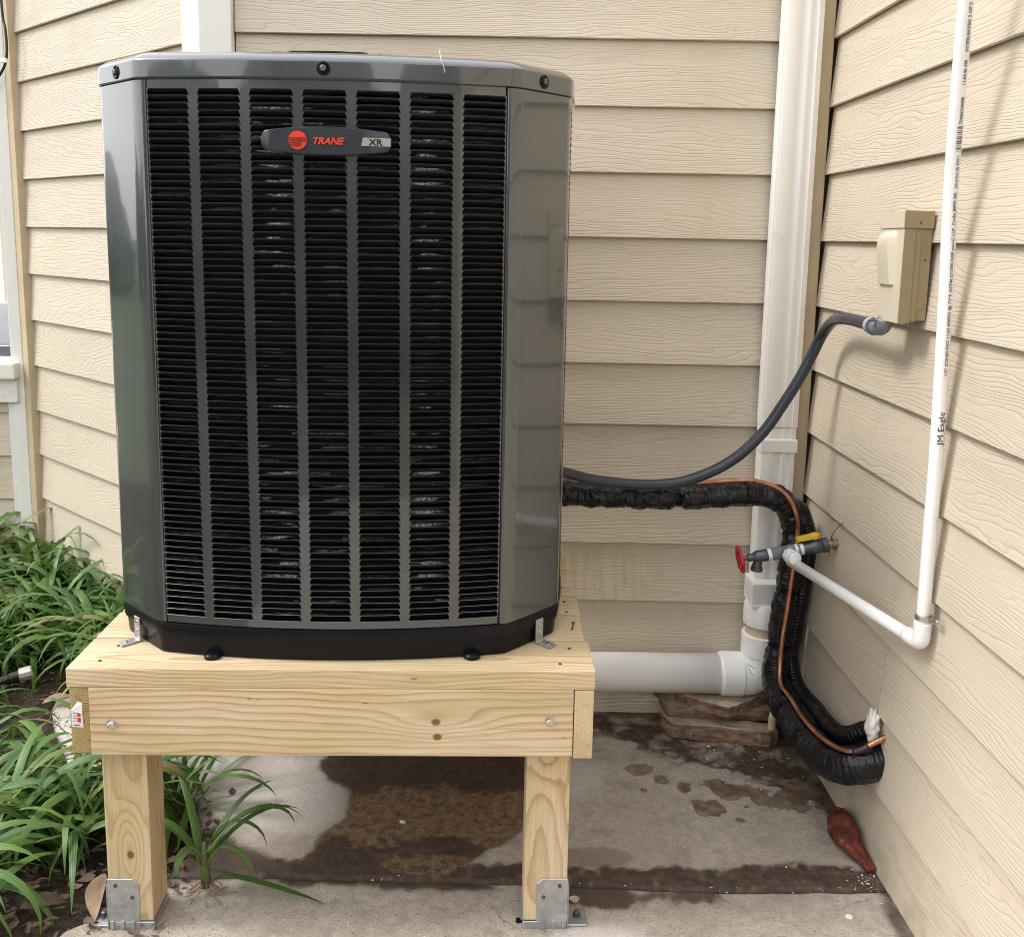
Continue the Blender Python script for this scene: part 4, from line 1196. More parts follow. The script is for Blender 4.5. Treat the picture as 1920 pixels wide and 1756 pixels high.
def sl_rad(i, k):
    s = cum[i]
    low = min(1, max(0, (s - 1.12) / 0.2))
    base = 0.0335 + 0.0095 * low
    if s < 0.78:
        base += 0.004 * mnoise.noise(Vector((s * 18, 0, 3)))
    # pinches where the ties bind it
    for q in (0.42, 0.80, 0.97, 1.13, 1.36, 1.50): base -= 0.007 * math.exp(-((s - q) / 0.012) ** 2)
    rib = (0.0006 if s > 0.78 else 0.0003) * math.sin(2 * PI * s / 0.0098 + 1.2 * mnoise.noise(Vector((s * 9, 2, 0))))
    wr = 0.0055 if s < 0.95 else 0.0045
    ex = 0.018 * min(1, max(0, (s - 0.86) / 0.08)) * (1 - min(1, max(0, (s - 1.15) / 0.1)))
    def f(t):
        n_ = 0.8 * mnoise.noise(Vector((s * 30, math.cos(t) * 2.2, math.sin(t) * 2.2))) + 0.6 * mnoise.noise(Vector((s * 75 + 3 * math.cos(t), math.cos(t) * 6, math.sin(t) * 6))) + 0.35 * mnoise.noise(Vector((s * 160, math.cos(t) * 12, math.sin(t) * 12)))
        return base + rib * (1 + 0.5 * mnoise.noise(Vector((s * 20, math.cos(t), math.sin(t))))) + wr * n_
    return f
part('sleeve', MB().tube(path, sl_rad, 30), M_sleeve, lset, smooth='all')
# second, thinner leg of the sleeve nearer the wall
part('inner_sleeve', MB().tube(catmull([(-0.085, -0.195, 0.715), (-0.040, -0.185, 0.690), (-0.014, -0.175, 0.60), (-0.018, -0.17, 0.48), (-0.03, -0.165, 0.36), (-0.04, -0.175, 0.26), (-0.04, -0.25, 0.215), (-0.030, -0.36, 0.215), (-0.022, -0.48, 0.220), (-0.012, -0.565, 0.245), (0.012, -0.605, 0.282), (0.05, -0.628, 0.300)], 0.0024),
                              lambda i, k: (0.0235 + 0.0012 * math.sin(i * 1.5) + 0.003 * mnoise.noise(Vector((i * 0.05, 1, 0)))), 20), M_sleeve, lset, smooth='all')
cop = [(-0.76, -0.235, 0.786), (-0.634, -0.243, 0.787), (-0.48, -0.243, 0.783), (-0.351, -0.243, 0.785), (-0.25, -0.243, 0.792), (-0.182, -0.246, 0.793), (-0.112, -0.250, 0.766), (-0.072, -0.250, 0.700), (-0.066, -0.245, 0.62), (-0.071, -0.246, 0.555), (-0.080, -0.247, 0.44), (-0.089, -0.252, 0.36), (-0.094, -0.262, 0.285), (-0.100, -0.30, 0.250), (-0.094, -0.376, 0.245), (-0.090, -0.48, 0.243), (-0.078, -0.582, 0.250), (-0.056, -0.655, 0.262), (-0.030, -0.685, 0.277), (0.004, -0.690, 0.300), (0.04, -0.688, 0.318)]
cpath = catmull(cop, 0.006)
nb = len(cpath)
cp = part('copper_tube', MB().tube(cpath[:int(nb * 0.965)], 0.0052, 12), M_copper, lset, smooth='all')
part('brazed_joint', MB().tube(cpath[int(nb * 0.945):int(nb * 0.972)], lambda i, k: 0.0072, 12), M_braze, cp, smooth='all')
part('tube_end', MB().tube(cpath[int(nb * 0.965):], 0.0066, 12), M_copper, cp, smooth='all')
def tie(s, r):
    i = min(range(len(cum)), key=lambda j: abs(cum[j] - s))
    c = path[i]; T = (path[min(i + 3, len(path) - 1)] - path[max(i - 3, 0)]).normalized()
    a = T.orthogonal().normalized(); b = T.cross(a)
    # loop also takes in the copper tube
    j = min(cpath, key=lambda p: (p - c).length)
    off = (j - c)
    pts = []
    for k in range(41):
        t = 2 * PI * k / 40
        d = a * math.cos(t) + b * math.sin(t)
        g = max(0.0, d.dot(off.normalized())) ** 6
        pts.append(c + d * (r + 0.013 * g))
    part('cable_tie', MB().tube(pts, 0.0017, 6, False), M_black, lset, smooth='all')
for s, r in ((0.30, 0.0345), (0.42, 0.0285), (0.60, 0.0345), (0.97, 0.0285), (1.13, 0.0300), (1.36, 0.0385), (1.50, 0.0385)):
    tie(s, r)
fm = MB(); ls_ = []
for i in range(27):
    a = -PI / 2 + PI * i / 26
    row = []
    for j in range(26):
        t = 2 * PI * j / 26
        d = Vector((max(0.03, math.cos(a)) * math.cos(t), max(0.03, math.cos(a)) * math.sin(t), math.sin(a)))
        q = 1 + 0.42 * mnoise.noise(d * 2.6 + Vector((3, 1, 7))) + 0.22 * abs(mnoise.noise(d * 6.5)) + 0.10 * mnoise.noise(d * 15)
        row.append((0.006 + d.x * 0.014 * q, -0.669 + d.y * 0.0155 * q, 0.328 + d.z * 0.040 * q))
    ls_.append(row)
fm.loops(ls_)
o = part('foam_patch', fm, M_foam, None, smooth='all')
tag(o, 'lumpy cream expanding foam squeezed out where the black line enters the wall', 'foam')

# ------------------------------------------------------------------ electrical disconnect and conduit
bx = thing('disconnect_box', 'beige electrical disconnect box mounted on the right wall', 'electrical box', rw(0.70, 0, 1.26))
def rwbox(s0, s1, o0, o1, z0, z1):
    q = [rw(s0, o0, 0), rw(s1, o0, 0), rw(s1, o1, 0), rw(s0, o1, 0)]
    return MB().prism([(p.x, p.y) for p in q], z0, z1)
part('back_box', rwbox(0.630, 0.740, 0.001, 0.040, 1.264, 1.478), M_beigebox2, bx, bevel=0.002)
part('cover', rwbox(0.626, 0.744, 0.036, 0.0595, 1.258, 1.4515), M_beigebox2, bx, bevel=0.001)
part('cover_face', rwbox(0.6262, 0.7438, 0.0597, 0.0615, 1.2583, 1.4512), M_beigebox, bx, bevel=0.0007)
part('top_hood', rwbox(0.624, 0.7465, 0.002, 0.0622, 1.452, 1.487), M_beigebox2, bx, bevel=0.001)
part('hood_face', rwbox(0.6242, 0.7463, 0.0624, 0.0642, 1.4522, 1.4868), M_beigebox, bx, bevel=0.0007)
part('cover_flange', rwbox(0.7402, 0.7425, 0.024, 0.0355, 1.262, 1.4515), M_beigebox2, bx, bevel=0.001)
# hump moulded on the cover: swells at the top, tapers flush below
hl = []
for z, o_, ins in ((1.333, 0.0612, 0.018), (1.336, 0.0680, 0.020), (1.38, 0.0740, 0.022), (1.415, 0.0780, 0.024), (1.432, 0.0765, 0.026), (1.443, 0.0700, 0.028), (1.4475, 0.0612, 0.030)):
    a, b = 0.630 + ins * 0.55, 0.734 - ins * 0.9
    hl.append([tuple(rw(a, 0.060, z)), tuple(rw(a + 0.006, o_, z)), tuple(rw(b - 0.010, o_, z)), tuple(rw(b, 0.060, z))])
part('cover_hump', MB().loops(hl), M_beigebox, bx, smooth=True)
part('knockout', MB().lathe([(0, 0.0145), (0.0006, 0.0145), (0.0010, 0.0125)], rw(0.7402, 0.021, 1.298), tR, 28), M_beigebox2, bx, smooth=True)
for z, o_ in ((1.463, 0.030), (1.386, 0.026), (1.388, 0.012)):
    part('box_screw', MB().lathe([(0, 0.0026), (0.001, 0.0022)], rw(0.7402 if z < 1.45 else 0.7467, o_, z), tR, 10), M_dsteel, bx)
part('lock_hasp', rwbox(0.648, 0.668, 0.050, 0.085, 1.2545, 1.2575), M_dsteel, bx)
cd = thing('conduit_whip', 'dark grey flexible conduit sagging from the beige box to the condenser', 'conduit', (-0.4, -0.27, 0.78))
cpts = [(-0.775, -0.33, 0.842), (-0.694, -0.30, 0.8185), (-0.62, -0.28, 0.796), (-0.503, -0.27, 0.783), (-0.40, -0.265, 0.788), (-0.313, -0.265, 0.818), (-0.24, -0.26, 0.862), (-0.177, -0.255, 0.925), (-0.130, -0.25, 0.996), (-0.089, -0.25, 1.069), (-0.060, -0.252, 1.135), (-0.044, -0.27, 1.187), (-0.040, -0.33, 1.225), (-0.042, -0.41, 1.2395), (-0.042, -0.50, 1.243), (-0.040, -0.597, 1.241)]
cc = catmull(cpts, 0.0055)
part('hose', MB().tube(cc, lambda i, k: 0.0142 + (0.0006 * math.sin(i * 2.4) if i > k * 0.85 else 0.0), 20), M_conduit, cd, smooth='all')
part('gland_nut', MB().lathe([(-0.002, 0.0155), (0.0, 0.0185), (0.016, 0.0185), (0.018, 0.016)], cc[-2], (0, -1, -0.05), 24), M_fit, cd, smooth=True)
part('gland_ring', MB().lathe([(0.018, 0.0200), (0.025, 0.0200)], cc[-2], (0, -1, -0.05), 24), M_fitd, cd, smooth=True)
part('elbow_fitting', MB().tube(catmull([(-0.040, -0.618, 1.240), (-0.040, -0.645, 1.239), (-0.040, -0.664, 1.246), (-0.040, -0.671, 1.262)], 0.004), 0.0165, 20), M_fitd, cd, smooth='all')

# ------------------------------------------------------------------ condensate pipe and spigot
pv = thing('white_pipe', 'thin white plastic pipe with printed lettering rising up the right wall', 'pipe', rw(0.88, 0.02, 0.63))
VB = rw(0.882, 0.020, 0.625); VT_ = Vector((rw(0.969, 0.082, 1.85))); VT = VB + (VT_ - VB) * ((TOPZ + 0.3 - VB.z) / (VT_.z - VB.z))
RIS = catmull([rw(0.882, 0.018, 0.60), rw(0.881, 0.018, 0.70), rw(0.880, 0.019, 0.86), rw(0.881, 0.021, 1.03), rw(0.888, 0.033, 1.33), rw(0.906, 0.050, 1.55), rw(0.968, 0.081, 1.85), rw(1.05, 0.118, 2.2), rw(1.13, 0.155, 2.55), rw(1.2, 0.18, 2.8)], 0.01)
VB = rw(0.882, 0.018, 0.625)
def riser_at(z):
    i = min(range(1, len(RIS) - 1), key=lambda j: abs(RIS[j].z - z))
    t = (RIS[i + 1] - RIS[i - 1]).normalized()
    return RIS[i] + t * ((z - RIS[i].z) / t.z), t
rp = 0.0134
part('riser', MB().tube([p for p in RIS if p.z > 0.64], rp, 24), M_pvc, pv, smooth='all')
TE = Vector((-0.112, -0.318, 0.605))
ad = (TE - VB).normalized()
part('arm', MB().tube([VB + ad * 0.03, VB.lerp(TE, 0.5), TE - ad * 0.02], rp, 24), M_pvc, pv, smooth='all')
vd = Vector((0, 0, 1))
part('elbow', MB().tube(catmull([VB + vd * 0.045, VB + vd * 0.018, VB + vd * 0.004 + ad * 0.004, VB + ad * 0.018, VB + ad * 0.045], 0.004), 0.0172, 24), M_pvc, pv, smooth='all')
cl = part('pipe_clamp', MB().lathe([(0.050, 0.0152), (0.051, 0.0166), (0.060, 0.0166), (0.061, 0.0152)], VB, vd, 24), M_steel, pv, smooth=True)
part('clamp_tab', rwbox(0.900, 0.922, 0.004, 0.0065, VB.z + 0.050, VB.z + 0.064), M_steel, cl, bevel=0.001)
part('clamp_screw', MB().lathe([(0, 0.0055), (0.003, 0.0050), (0.004, 0.003)], rw(0.914, 0.0065, VB.z + 0.057), nR, 12), M_steel, cl, smooth=True)
# print along the riser: letters wrapped onto the tube, on the side turned to the viewer
axis_a = Vector((0.12, -1.0, 0)).normalized()
def pipe_text(txt, z_mid, length, height, mat, ang=0.0, offset=0.0002):
    me = text_mesh(txt, height, 0.0, offset)
    xs_ = [v.co.x for v in me.vertices]; ysx = [v.co.y for v in me.vertices]
    x0, x1 = min(xs_), max(xs_); ym = (min(ysx) + max(ysx)) / 2
    k = length / (x1 - x0)
    bm = bmesh.new(); bm.from_mesh(me)
    bmesh.ops.triangulate(bm, faces=bm.faces)
    yy = [v.co.y for v in bm.verts]; y0, y1 = min(yy), max(yy)
    for q in range(1, int((y1 - y0) / 0.0018) + 1):      # cut into slices so that letters follow the round of the tube
        bmesh.ops.bisect_plane(bm, geom=bm.verts[:] + bm.edges[:] + bm.faces[:], plane_co=(0, y0 + q * 0.0018, 0), plane_no=(0, 1, 0))
    bm.to_mesh(me); bm.free()
    wrap_mesh(me, lambda co: ((co.x - x0) * k - length / 2, co.y - ym), z_mid, ang)
    me.materials.append(mat)
    o = add_obj('print', me, pv)
    return o
def wrap_mesh(me, fn, z_mid, ang):
    inv = Matrix.LocRotScale(pv.location, pv.rotation_euler, None).inverted()
    for v in me.vertices:
        along, across = fn(v.co)
        c, t = riser_at(z_mid + along)
        e1 = (axis_a - t * axis_a.dot(t)).normalized(); e2 = t.cross(e1)
        a = ang + across / rp
        v.co = inv @ (c + (e1 * math.cos(a) - e2 * math.sin(a)) * (rp + 0.0005))
pipe_text('JM Eagle', 1.068, 0.066, 0.0175, M_ink, -0.05, 0.0)
pipe_text('1/2" SCH40 PVC 1120 600PSI @ 73°F ASTM D1785 NSF pw-G U.P. Code JM90 BR', 1.345, 0.345, 0.0082, M_ink_g, -0.12)
pipe_text('2014 Oct 25 10:0 1', 1.553, 0.058, 0.0082, M_ink_g, -0.12)
pipe_text('754826200488', 1.660, 0.046, 0.0085, M_ink_g, -0.12)
pipe_text('11:34:46 AM', 1.724, 0.040, 0.0085, M_ink_g, -0.12)
pipe_text('INTERLEAVED 2 OF 5', 1.797, 0.078, 0.0085, M_ink_g, -0.12)
def barcode(z0, z1, seed):
    rnd = random.Random(seed); z = z0; mb = MB()
    while z < z1:
        w = rnd.choice([0.0009, 0.0009, 0.0022])
        for i in range(4):
            a, b = -0.0055 + 0.00275 * i, -0.0055 + 0.00275 * (i + 1)
            mb.add([(z - z0, a, 0), (z + w - z0, a, 0), (z + w - z0, b, 0), (z - z0, b, 0)], [(0, 1, 2, 3)])
        z += w + rnd.choice([0.0010, 0.0016, 0.0024])
    me = mb.mesh('barcode', M_ink_g)
    wrap_mesh(me, lambda co: (co.x - (z1 - z0) / 2, co.y), (z0 + z1) / 2, -0.12)
    add_obj('barcode', me, pv)
barcode(1.590, 1.632, 3); barcode(1.845, 1.905, 9)

sg = thing('spigot', 'outdoor tap with red handwheel, grey tee and yellow ball-valve lever on the wall', 'tap', rw(0.31, 0, 0.64))
SW = Vector((rw(0.318, 0.0, 0.648))); SE = Vector((-0.235, -0.318, 0.600)); sd = (SE - SW).normalized(); SL = (SE - SW).length
q_ = lambda d: SW + sd * d
up = Vector((0, 0, 1)); sp_ = sd.cross(up).normalized(); su = sp_.cross(sd).normalized()
part('wall_nipple', MB().lathe([(-0.03, 0.0105), (0.018, 0.0105)], SW, sd, 16), M_brass, sg, smooth=True)
part('escutcheon', MB().lathe([(0.0, 0.016), (0.003, 0.014), (0.004, 0.010)], SW, sd, 14), M_brass, sg, smooth=True)
bv = part('ball_valve', MB().lathe([(0.014, 0.014), (0.016, 0.0195), (0.030, 0.0195), (0.032, 0.0170), (0.040, 0.0190), (0.055, 0.0190), (0.062, 0.0150), (0.082, 0.0140)], SW, sd, 20), M_dsteel, sg, smooth=True)
part('valve_stem', MB().lathe([(0.012, 0.009), (0.026, 0.009)], q_(0.046), su, 12), M_dsteel, bv)
lv = [q_(0.050) + su * 0.027, q_(0.046) + su * 0.030, q_(0.075) + su * 0.030, q_(0.108) + su * 0.026]
lm = MB()
lm.lathe([(0.024, 0.0130), (0.034, 0.0130), (0.036, 0.011)], q_(0.046), su, 20)
c0 = q_(0.050) + su * 0.024; c1 = q_(0.094) + su * 0.022
lm.loops([[tuple(c + sp_ * a * w + su * h) for a, h in ((-1, 0), (1, 0), (1, 0.011), (-1, 0.011))] for c, w in ((c0, 0.0105), (c1, 0.0075))])
part('valve_lever', lm, M_yellow, bv, bevel=0.0015)
part('tape_ring', MB().lathe([(0.080, 0.0150), (0.085, 0.0155), (0.089, 0.0150)], SW, sd, 18), M_tape, sg, smooth=True)
part('tape_ring', MB().lathe([(0.094, 0.0150), (0.098, 0.0155), (0.102, 0.0150)], SW, sd, 18), M_tape, sg, smooth=True)
part('pipe_nipple', MB().lathe([(0.082, 0.0125), (0.182, 0.0125)], SW, sd, 16), M_fitd, sg, smooth=True)
te = part('tee', MB().lathe([(0.102, 0.0150), (0.104, 0.0170), (0.114, 0.0170), (0.118, 0.0155), (0.146, 0.0155), (0.150, 0.0170), (0.160, 0.0170), (0.162, 0.0150)], SW, sd, 22), M_fitd, sg, smooth=True)
tb = q_(0.130)
part('tee_branch', MB().lathe([(0.0, 0.0155), (0.022, 0.0155), (0.024, 0.0165), (0.030, 0.0165)], tb, -ad, 20), M_fitd, te, smooth=True)
part('adapter', MB().lathe([(0.028, 0.0190), (0.046, 0.0190)], tb, -ad, 8), M_pvc, te)
part('adapter_hub', MB().lathe([(0.046, 0.0168), (0.062, 0.0168), (0.064, 0.0140)], tb, -ad, 22), M_pvc, te, smooth=True)
part('tape_ring', MB().lathe([(0.163, 0.0148), (0.167, 0.0155), (0.173, 0.0148)], SW, sd, 18), M_tape, sg, smooth=True)
tp_ = part('tap_body', MB().lathe([(0.173, 0.0150), (0.178, 0.0165), (0.188, 0.0150), (0.200, 0.0158), (0.208, 0.0130), (0.212, 0.0100), (0.224, 0.0100), (0.226, 0.0060), (0.242, 0.0048)], SW, sd, 14), M_dsteel, sg, smooth=True)
part('tap_spout', MB().tube(catmull([q_(0.196), q_(0.201) - su * 0.016, q_(0.207) - su * 0.030], 0.004), lambda i, k: 0.0105 + 0.003 * (i / k), 16), M_dsteel, tp_, smooth='all')
part('spout_ring', MB().lathe([(0.0, 0.0150), (0.007, 0.0158), (0.010, 0.0150)], q_(0.205) - su * 0.028, sd * 0.25 - su, 18), M_dsteel, tp_, smooth=True)
hc = q_(0.245)
hw_ = MB()
rim = []
for k in range(61):
    t = 2 * PI * k / 60
    r = 0.029 * (1 + 0.09 * math.cos(6 * t))
    rim.append(hc + (sp_ * math.cos(t) + su * math.sin(t)) * r)
hw_.tube(rim, 0.0055, 10, False)
for k in range(3):
    t = 2 * PI * k / 3 + 0.4
    d = sp_ * math.cos(t) + su * math.sin(t)
    hw_.tube([hc, hc + d * 0.016, hc + d * 0.028], 0.004, 8)
hw_.lathe([(-0.005, 0.0065), (0.005, 0.0065)], hc, sd, 12)
part('handwheel', hw_, M_redw, tp_, smooth=True)
# scrap of wire round the hole
part('loose_wire', MB().tube(catmull([rw(0.318, 0.008, 0.655), rw(0.330, 0.010, 0.675), rw(0.352, 0.006, 0.70), rw(0.378, 0.002, 0.722)], 0.005), 0.0011, 6), M_dsteel, sg, smooth='all')
part('loose_wire', MB().tube(catmull([rw(0.315, 0.008, 0.645), rw(0.318, 0.010, 0.62), rw(0.322, 0.012, 0.60)], 0.005), 0.0022, 6), M_brass, sg, smooth='all')

# ------------------------------------------------------------------ small things on the slab
ro = part('rusty_scrap', MB().tube(catmull([(-0.010, -0.538, 0.034), (-0.016, -0.562, 0.034), (-0.022, -0.595, 0.036), (-0.022, -0.632, 0.033), (-0.014, -0.668, 0.027), (-0.004, -0.700, 0.019), (0.004, -0.735, 0.012)], 0.006),
          lambda i, k: (lambda t: (lambda a: max(0.004, np.interp(t, [0, 0.06, 0.2, 0.38, 0.55, 0.72, 0.88, 1.0], [0.006, 0.020, 0.031, 0.033, 0.027, 0.016, 0.0125, 0.009]) * (1 - 0.30 * math.sin(a + 0.6) ** 2 + 0.16 * math.sin(2 * a + 3 * t) + 0.22 * mnoise.noise(Vector((t * 9, math.cos(a) * 2, math.sin(a) * 2))) + 0.12 * mnoise.noise(Vector((t * 24, math.cos(a) * 5, math.sin(a) * 5)))))))(i / (k - 1)), 22), M_redclay, None, smooth='all')
tag(ro, 'crumpled rust-red bulb-shaped scrap lying against the foot of the right wall', 'scrap')
o = part('shell', MB().loops([[(-0.678 + r * math.cos(t) * (1 + 0.1 * math.sin(3 * t)), -0.846 + r * 0.85 * math.sin(t), z) for t in [2 * PI * j / 22 for j in range(22)]] for r, z in ((0.010, 0.0055), (0.0115, 0.010), (0.0095, 0.0105), (0.006, 0.0075), (0.001, 0.0072))]), M_pvc_beige, None, smooth=True)
tag(o, 'round tan shell-like disc lying beside the right front post', 'shell')
o = part('washer', MB().loops([[(-0.095 + r * math.cos(2 * PI * j / 24), -0.878 + r * math.sin(2 * PI * j / 24), z) for j in range(24)] for r, z in ((0.0078, 0.0045), (0.0078, 0.0066), (0.0070, 0.0070))]), M_pvc_old, None, smooth=True)
tag(o, 'small pale round disc on the front slab by the right wall', 'disc')
o = part('plastic_clip', MB().box(-0.804, -0.795, -0.918, -0.909, 0.004, 0.011).box(-0.795, -0.791, -0.916, -0.911, 0.004, 0.008), M_black, None, bevel=0.0012)
tag(o, 'tiny black plastic clip on the slab left of the right front post', 'clip')
o = part('white_peg', MB().tube([(-1.088, -0.575, 0.004), (-1.076, -0.580, 0.005)], 0.0036, 10), M_chip, None, smooth=True)
tag(o, 'small white plug lying in the brown damp patch', 'plug')
db = MB(); rnd = random.Random(17)
def flake(x, y, z, s):
    a = rnd.uniform(0, 2 * PI); ca, sa = math.cos(a), math.sin(a)
    w = s * rnd.uniform(0.25, 0.7); cu = rnd.uniform(0.1, 0.55) * s; tx, ty = rnd.uniform(-.35, .35), rnd.uniform(-.35, .35)
    n = 8; v = []
    for j in range(n):
        t = 2 * PI * j / n
        dx = s * math.cos(t) * rnd.uniform(0.75, 1.1); dy = w * math.sin(t) * rnd.uniform(0.7, 1.15)
        v.append((x + ca * dx - sa * dy, y + sa * dx + ca * dy, z + 0.0005 + abs(dx * tx + dy * ty) + cu * (dy / (w + 1e-6)) ** 2 * 0.5))
    v.append((x, y, z + 0.0006))
    db.add(v, [(j, (j + 1) % n, n) for j in range(n)])
for k in range(46):
    flake(rnd.gauss(-0.17, 0.06), rnd.gauss(-0.25, 0.035), 0.003, 0.0012 + 0.0052 * rnd.random() ** 3)
for k in range(60):
    x = rnd.uniform(-0.42, -0.02); y = rnd.uniform(-0.78, -0.30); flake(x, y, 0.003, 0.0008 + 0.0040 * rnd.random() ** 3)
for k in range(34):
    x = rnd.uniform(-1.3, 0.0); y = float(JY(np.array([x]))[0]) + rnd.uniform(-0.01, 0.012); flake(x, y, 0.002, rnd.uniform(0.0012, 0.0035))
for k in range(45):
    flake(rnd.gauss(-0.02, 0.02), rnd.gauss(-0.755, 0.025), 0.004, 0.0009 + 0.0040 * rnd.random() ** 3)
for k in range(70):
    flake(rnd.uniform(-1.5, 0), rnd.uniform(-1.0, -0.82), 0.0075, rnd.uniform(0.0008, 0.0022))
o = part('chips', db, M_chip); o['kind'] = 'stuff'
db = MB()
for k in range(260):
    x = rnd.uniform(-1.5, 0); y = rnd.uniform(-1.0, -0.1); flake(x, y, 0.003 if y > -0.79 else 0.0075, rnd.uniform(0.0008, 0.0030))
for k in range(50):
    flake(rnd.gauss(-0.12, 0.08), rnd.gauss(-0.27, 0.05), 0.003, rnd.uniform(0.0015, 0.0045))
o = part('grit', db, M_dryd); o['kind'] = 'stuff'

# ------------------------------------------------------------------ planting bed
def leaf_geo(L, W, el0, droop, twist=0.0, w=0.5, curl=0.0, n=11):
    """arching strap leaf from the origin along +x; returns verts, faces, uv"""
    v = []; f = []; uv = []
    p = Vector((0, 0, 0)); el = el0; st = L / n; yaw = 0.0
    for i in range(n + 1):
        t = i / n
        wd = W * min(1.0, 0.45 + 2.2 * t) * (1 - max(0, (t - 0.55) / 0.45) ** 1.8) + 0.0003
        d = Vector((math.cos(el) * math.cos(yaw), math.cos(el) * math.sin(yaw), math.sin(el)))
        side = Vector((-math.sin(yaw), math.cos(yaw), 0))
        up_ = d.cross(side) * -1
        tw = twist * t
        s2 = side * math.cos(tw) + up_ * math.sin(tw)
        k_ = up_ * math.cos(tw) - side * math.sin(tw)
        fold = 0.35 * wd * (1 - 0.5 * t)
        v += [p - s2 * wd + k_ * fold, p, p + s2 * wd + k_ * fold]
        uv += [(-1, t, w), (0, t, w), (1, t, w)]
        p = p + d * st
        el -= droop * (0.4 + 1.3 * t) / n * 1.15
        yaw += curl / n
    for i in range(n):
        a = 3 * i
        f += [(a, a + 1, a + 4, a + 3), (a + 1, a + 2, a + 5, a + 4)]
    return v, f, uv
def leaf_mesh(items, name='leaf'):
    V = []; F = []; UV = []
    for (v, f, uv), m in items:
        k = len(V); V += [tuple(m @ Vector(p)) for p in v]; F += [tuple(i + k for i in q) for q in f]; UV += uv
    me = bpy.data.meshes.new(name); me.from_pydata(V, [], F)
    me.polygons.foreach_set('use_smooth', [True] * len(F))
    at = me.attributes.new('leaf_uv', 'FLOAT_VECTOR', 'POINT')
    at.data.foreach_set('vector', np.array(UV, dtype=np.float32).ravel())
    me.materials.append(M_leaf)
    return me
rl = random.Random(77)
def rand_leaf(r, big=1.0):
    return leaf_geo(r.uniform(0.26, 0.46) * big, r.uniform(0.0055, 0.0115) * big, r.uniform(0.75, 1.45), r.uniform(1.5, 3.0), r.uniform(-0.9, 0.9), r.random(), r.uniform(-0.5, 0.5))
def clump_mesh(seed, n, big=1.0):
    r = random.Random(seed); it = []
    for k in range(n):
        a = r.uniform(0, 2 * PI)
        m = Matrix.Translation((r.gauss(0, 0.028), r.gauss(0, 0.028), -0.01)) @ Matrix.Rotation(a, 4, 'Z')
        it.append((rand_leaf(r, big), m))
    return leaf_mesh(it, 'lilyturf_foliage')
protos = [clump_mesh(100 + i, 52, 1.05) for i in range(6)]
in_bed = lambda x, y: (-(x - XL) * 0.0 + 0) or True
bed = []
r = random.Random(31)
y = -0.14
while y < 1.12:
    x_w = XL - 1.117 * max(0, y) - 0.10
    x = min(x_w, float(lx(np.array([y]))[0]) - 0.08) if y < 0.10 else x_w
    while x > -3.35:
        if not (y > 0.86 and x < -2.7) and not (y < 0.06 and x > -2.62) and math.hypot(x + 2.30, y - 0.03) > 0.20:
            bed.append((x + r.uniform(-0.05, 0.05), y + r.uniform(-0.05, 0.05)))
        x -= r.uniform(0.15, 0.21)
    y += 0.15
for i, (x, y) in enumerate(bed):
    o = add_obj('lilyturf_clump', protos[i % 6])
    s = r.uniform(0.8, 1.08)
    o.location = (x, y, -0.015); o.rotation_euler = (0, 0, r.uniform(0, 2 * PI)); o.scale = (s, s, s * r.uniform(0.85, 1.1))
    wd = (Vector((x, y, 0)) - PL).dot(nL)
    if math.hypot(x + 2.33, y - 0.0) < 0.33: lab = 'lilyturf clump growing round the silver hose coupling'
    elif wd < 0.20: lab = 'lilyturf clump with blades brushing the foot of the angled wall'
    elif x < -2.75: lab = 'lilyturf clump at the far left of the bed before the porch'
    else: lab = 'arching lilyturf clump in the middle of the bed, between hose and angled wall'
    tag(o, lab, 'plant', 'lilyturf: ' + lab[:60])
for (x, y, s) in ((-2.62, 0.72, 1.30), (-2.78, 0.80, 1.42), (-2.93, 0.86, 1.50), (-3.08, 0.90, 1.45), (-2.86, 0.62, 1.25), (-3.02, 0.70, 1.35)):
    o = add_obj('lilyturf_clump', protos[int(s * 100) % 6]); o.location = (x, y, -0.01); o.scale = (s * 0.8, s * 0.8, s); o.rotation_euler = (0, 0, r.uniform(0, 6))
    tag(o, 'tall lilyturf clump at the foot of the white porch post', 'plant', 'lilyturf clumps under the porch post')
for (x, y, s, lab) in ((-2.42, -0.27, 0.72, 'small lilyturf clump just in front of the hose end at the left edge'),
                       (-2.27, -0.36, 0.70, 'small lilyturf clump at the pale slab corner beside the platform'),
                       (-2.03, 0.20, 0.80, 'lilyturf clump behind the left end of the platform'),
                       (-2.62, 0.06, 0.80, 'lilyturf clump over the black hose at the left edge')):
    o = add_obj('lilyturf_clump', protos[int(-x * 100) % 6]); o.location = (x, y, -0.012); o.scale = (s, s, s); o.rotation_euler = (0, 0, r.uniform(0, 6))
    tag(o, lab, 'plant', 'lilyturf clumps round the hose end')
front = [((-1.80, -0.50), 'lilyturf clump with arching leaves just left of the platform behind its front leg'),
         ((-1.93, -0.56), 'lilyturf clump at the left, halfway between hose end and front leg'),
         ((-1.84, -0.70), 'bushy lilyturf clump right beside the left front post'),
         ((-2.02, -0.72), 'dark lilyturf clump at the left picture edge, level with the leg'),
         ((-2.03, -0.93), 'low lilyturf clump in the bottom left corner above the dry leaves'),
         ((-2.13, -0.64), 'lilyturf clump at the left edge below the hose end'),
         ((-1.66, -0.52), 'small lilyturf tuft showing just right of the left front post')]
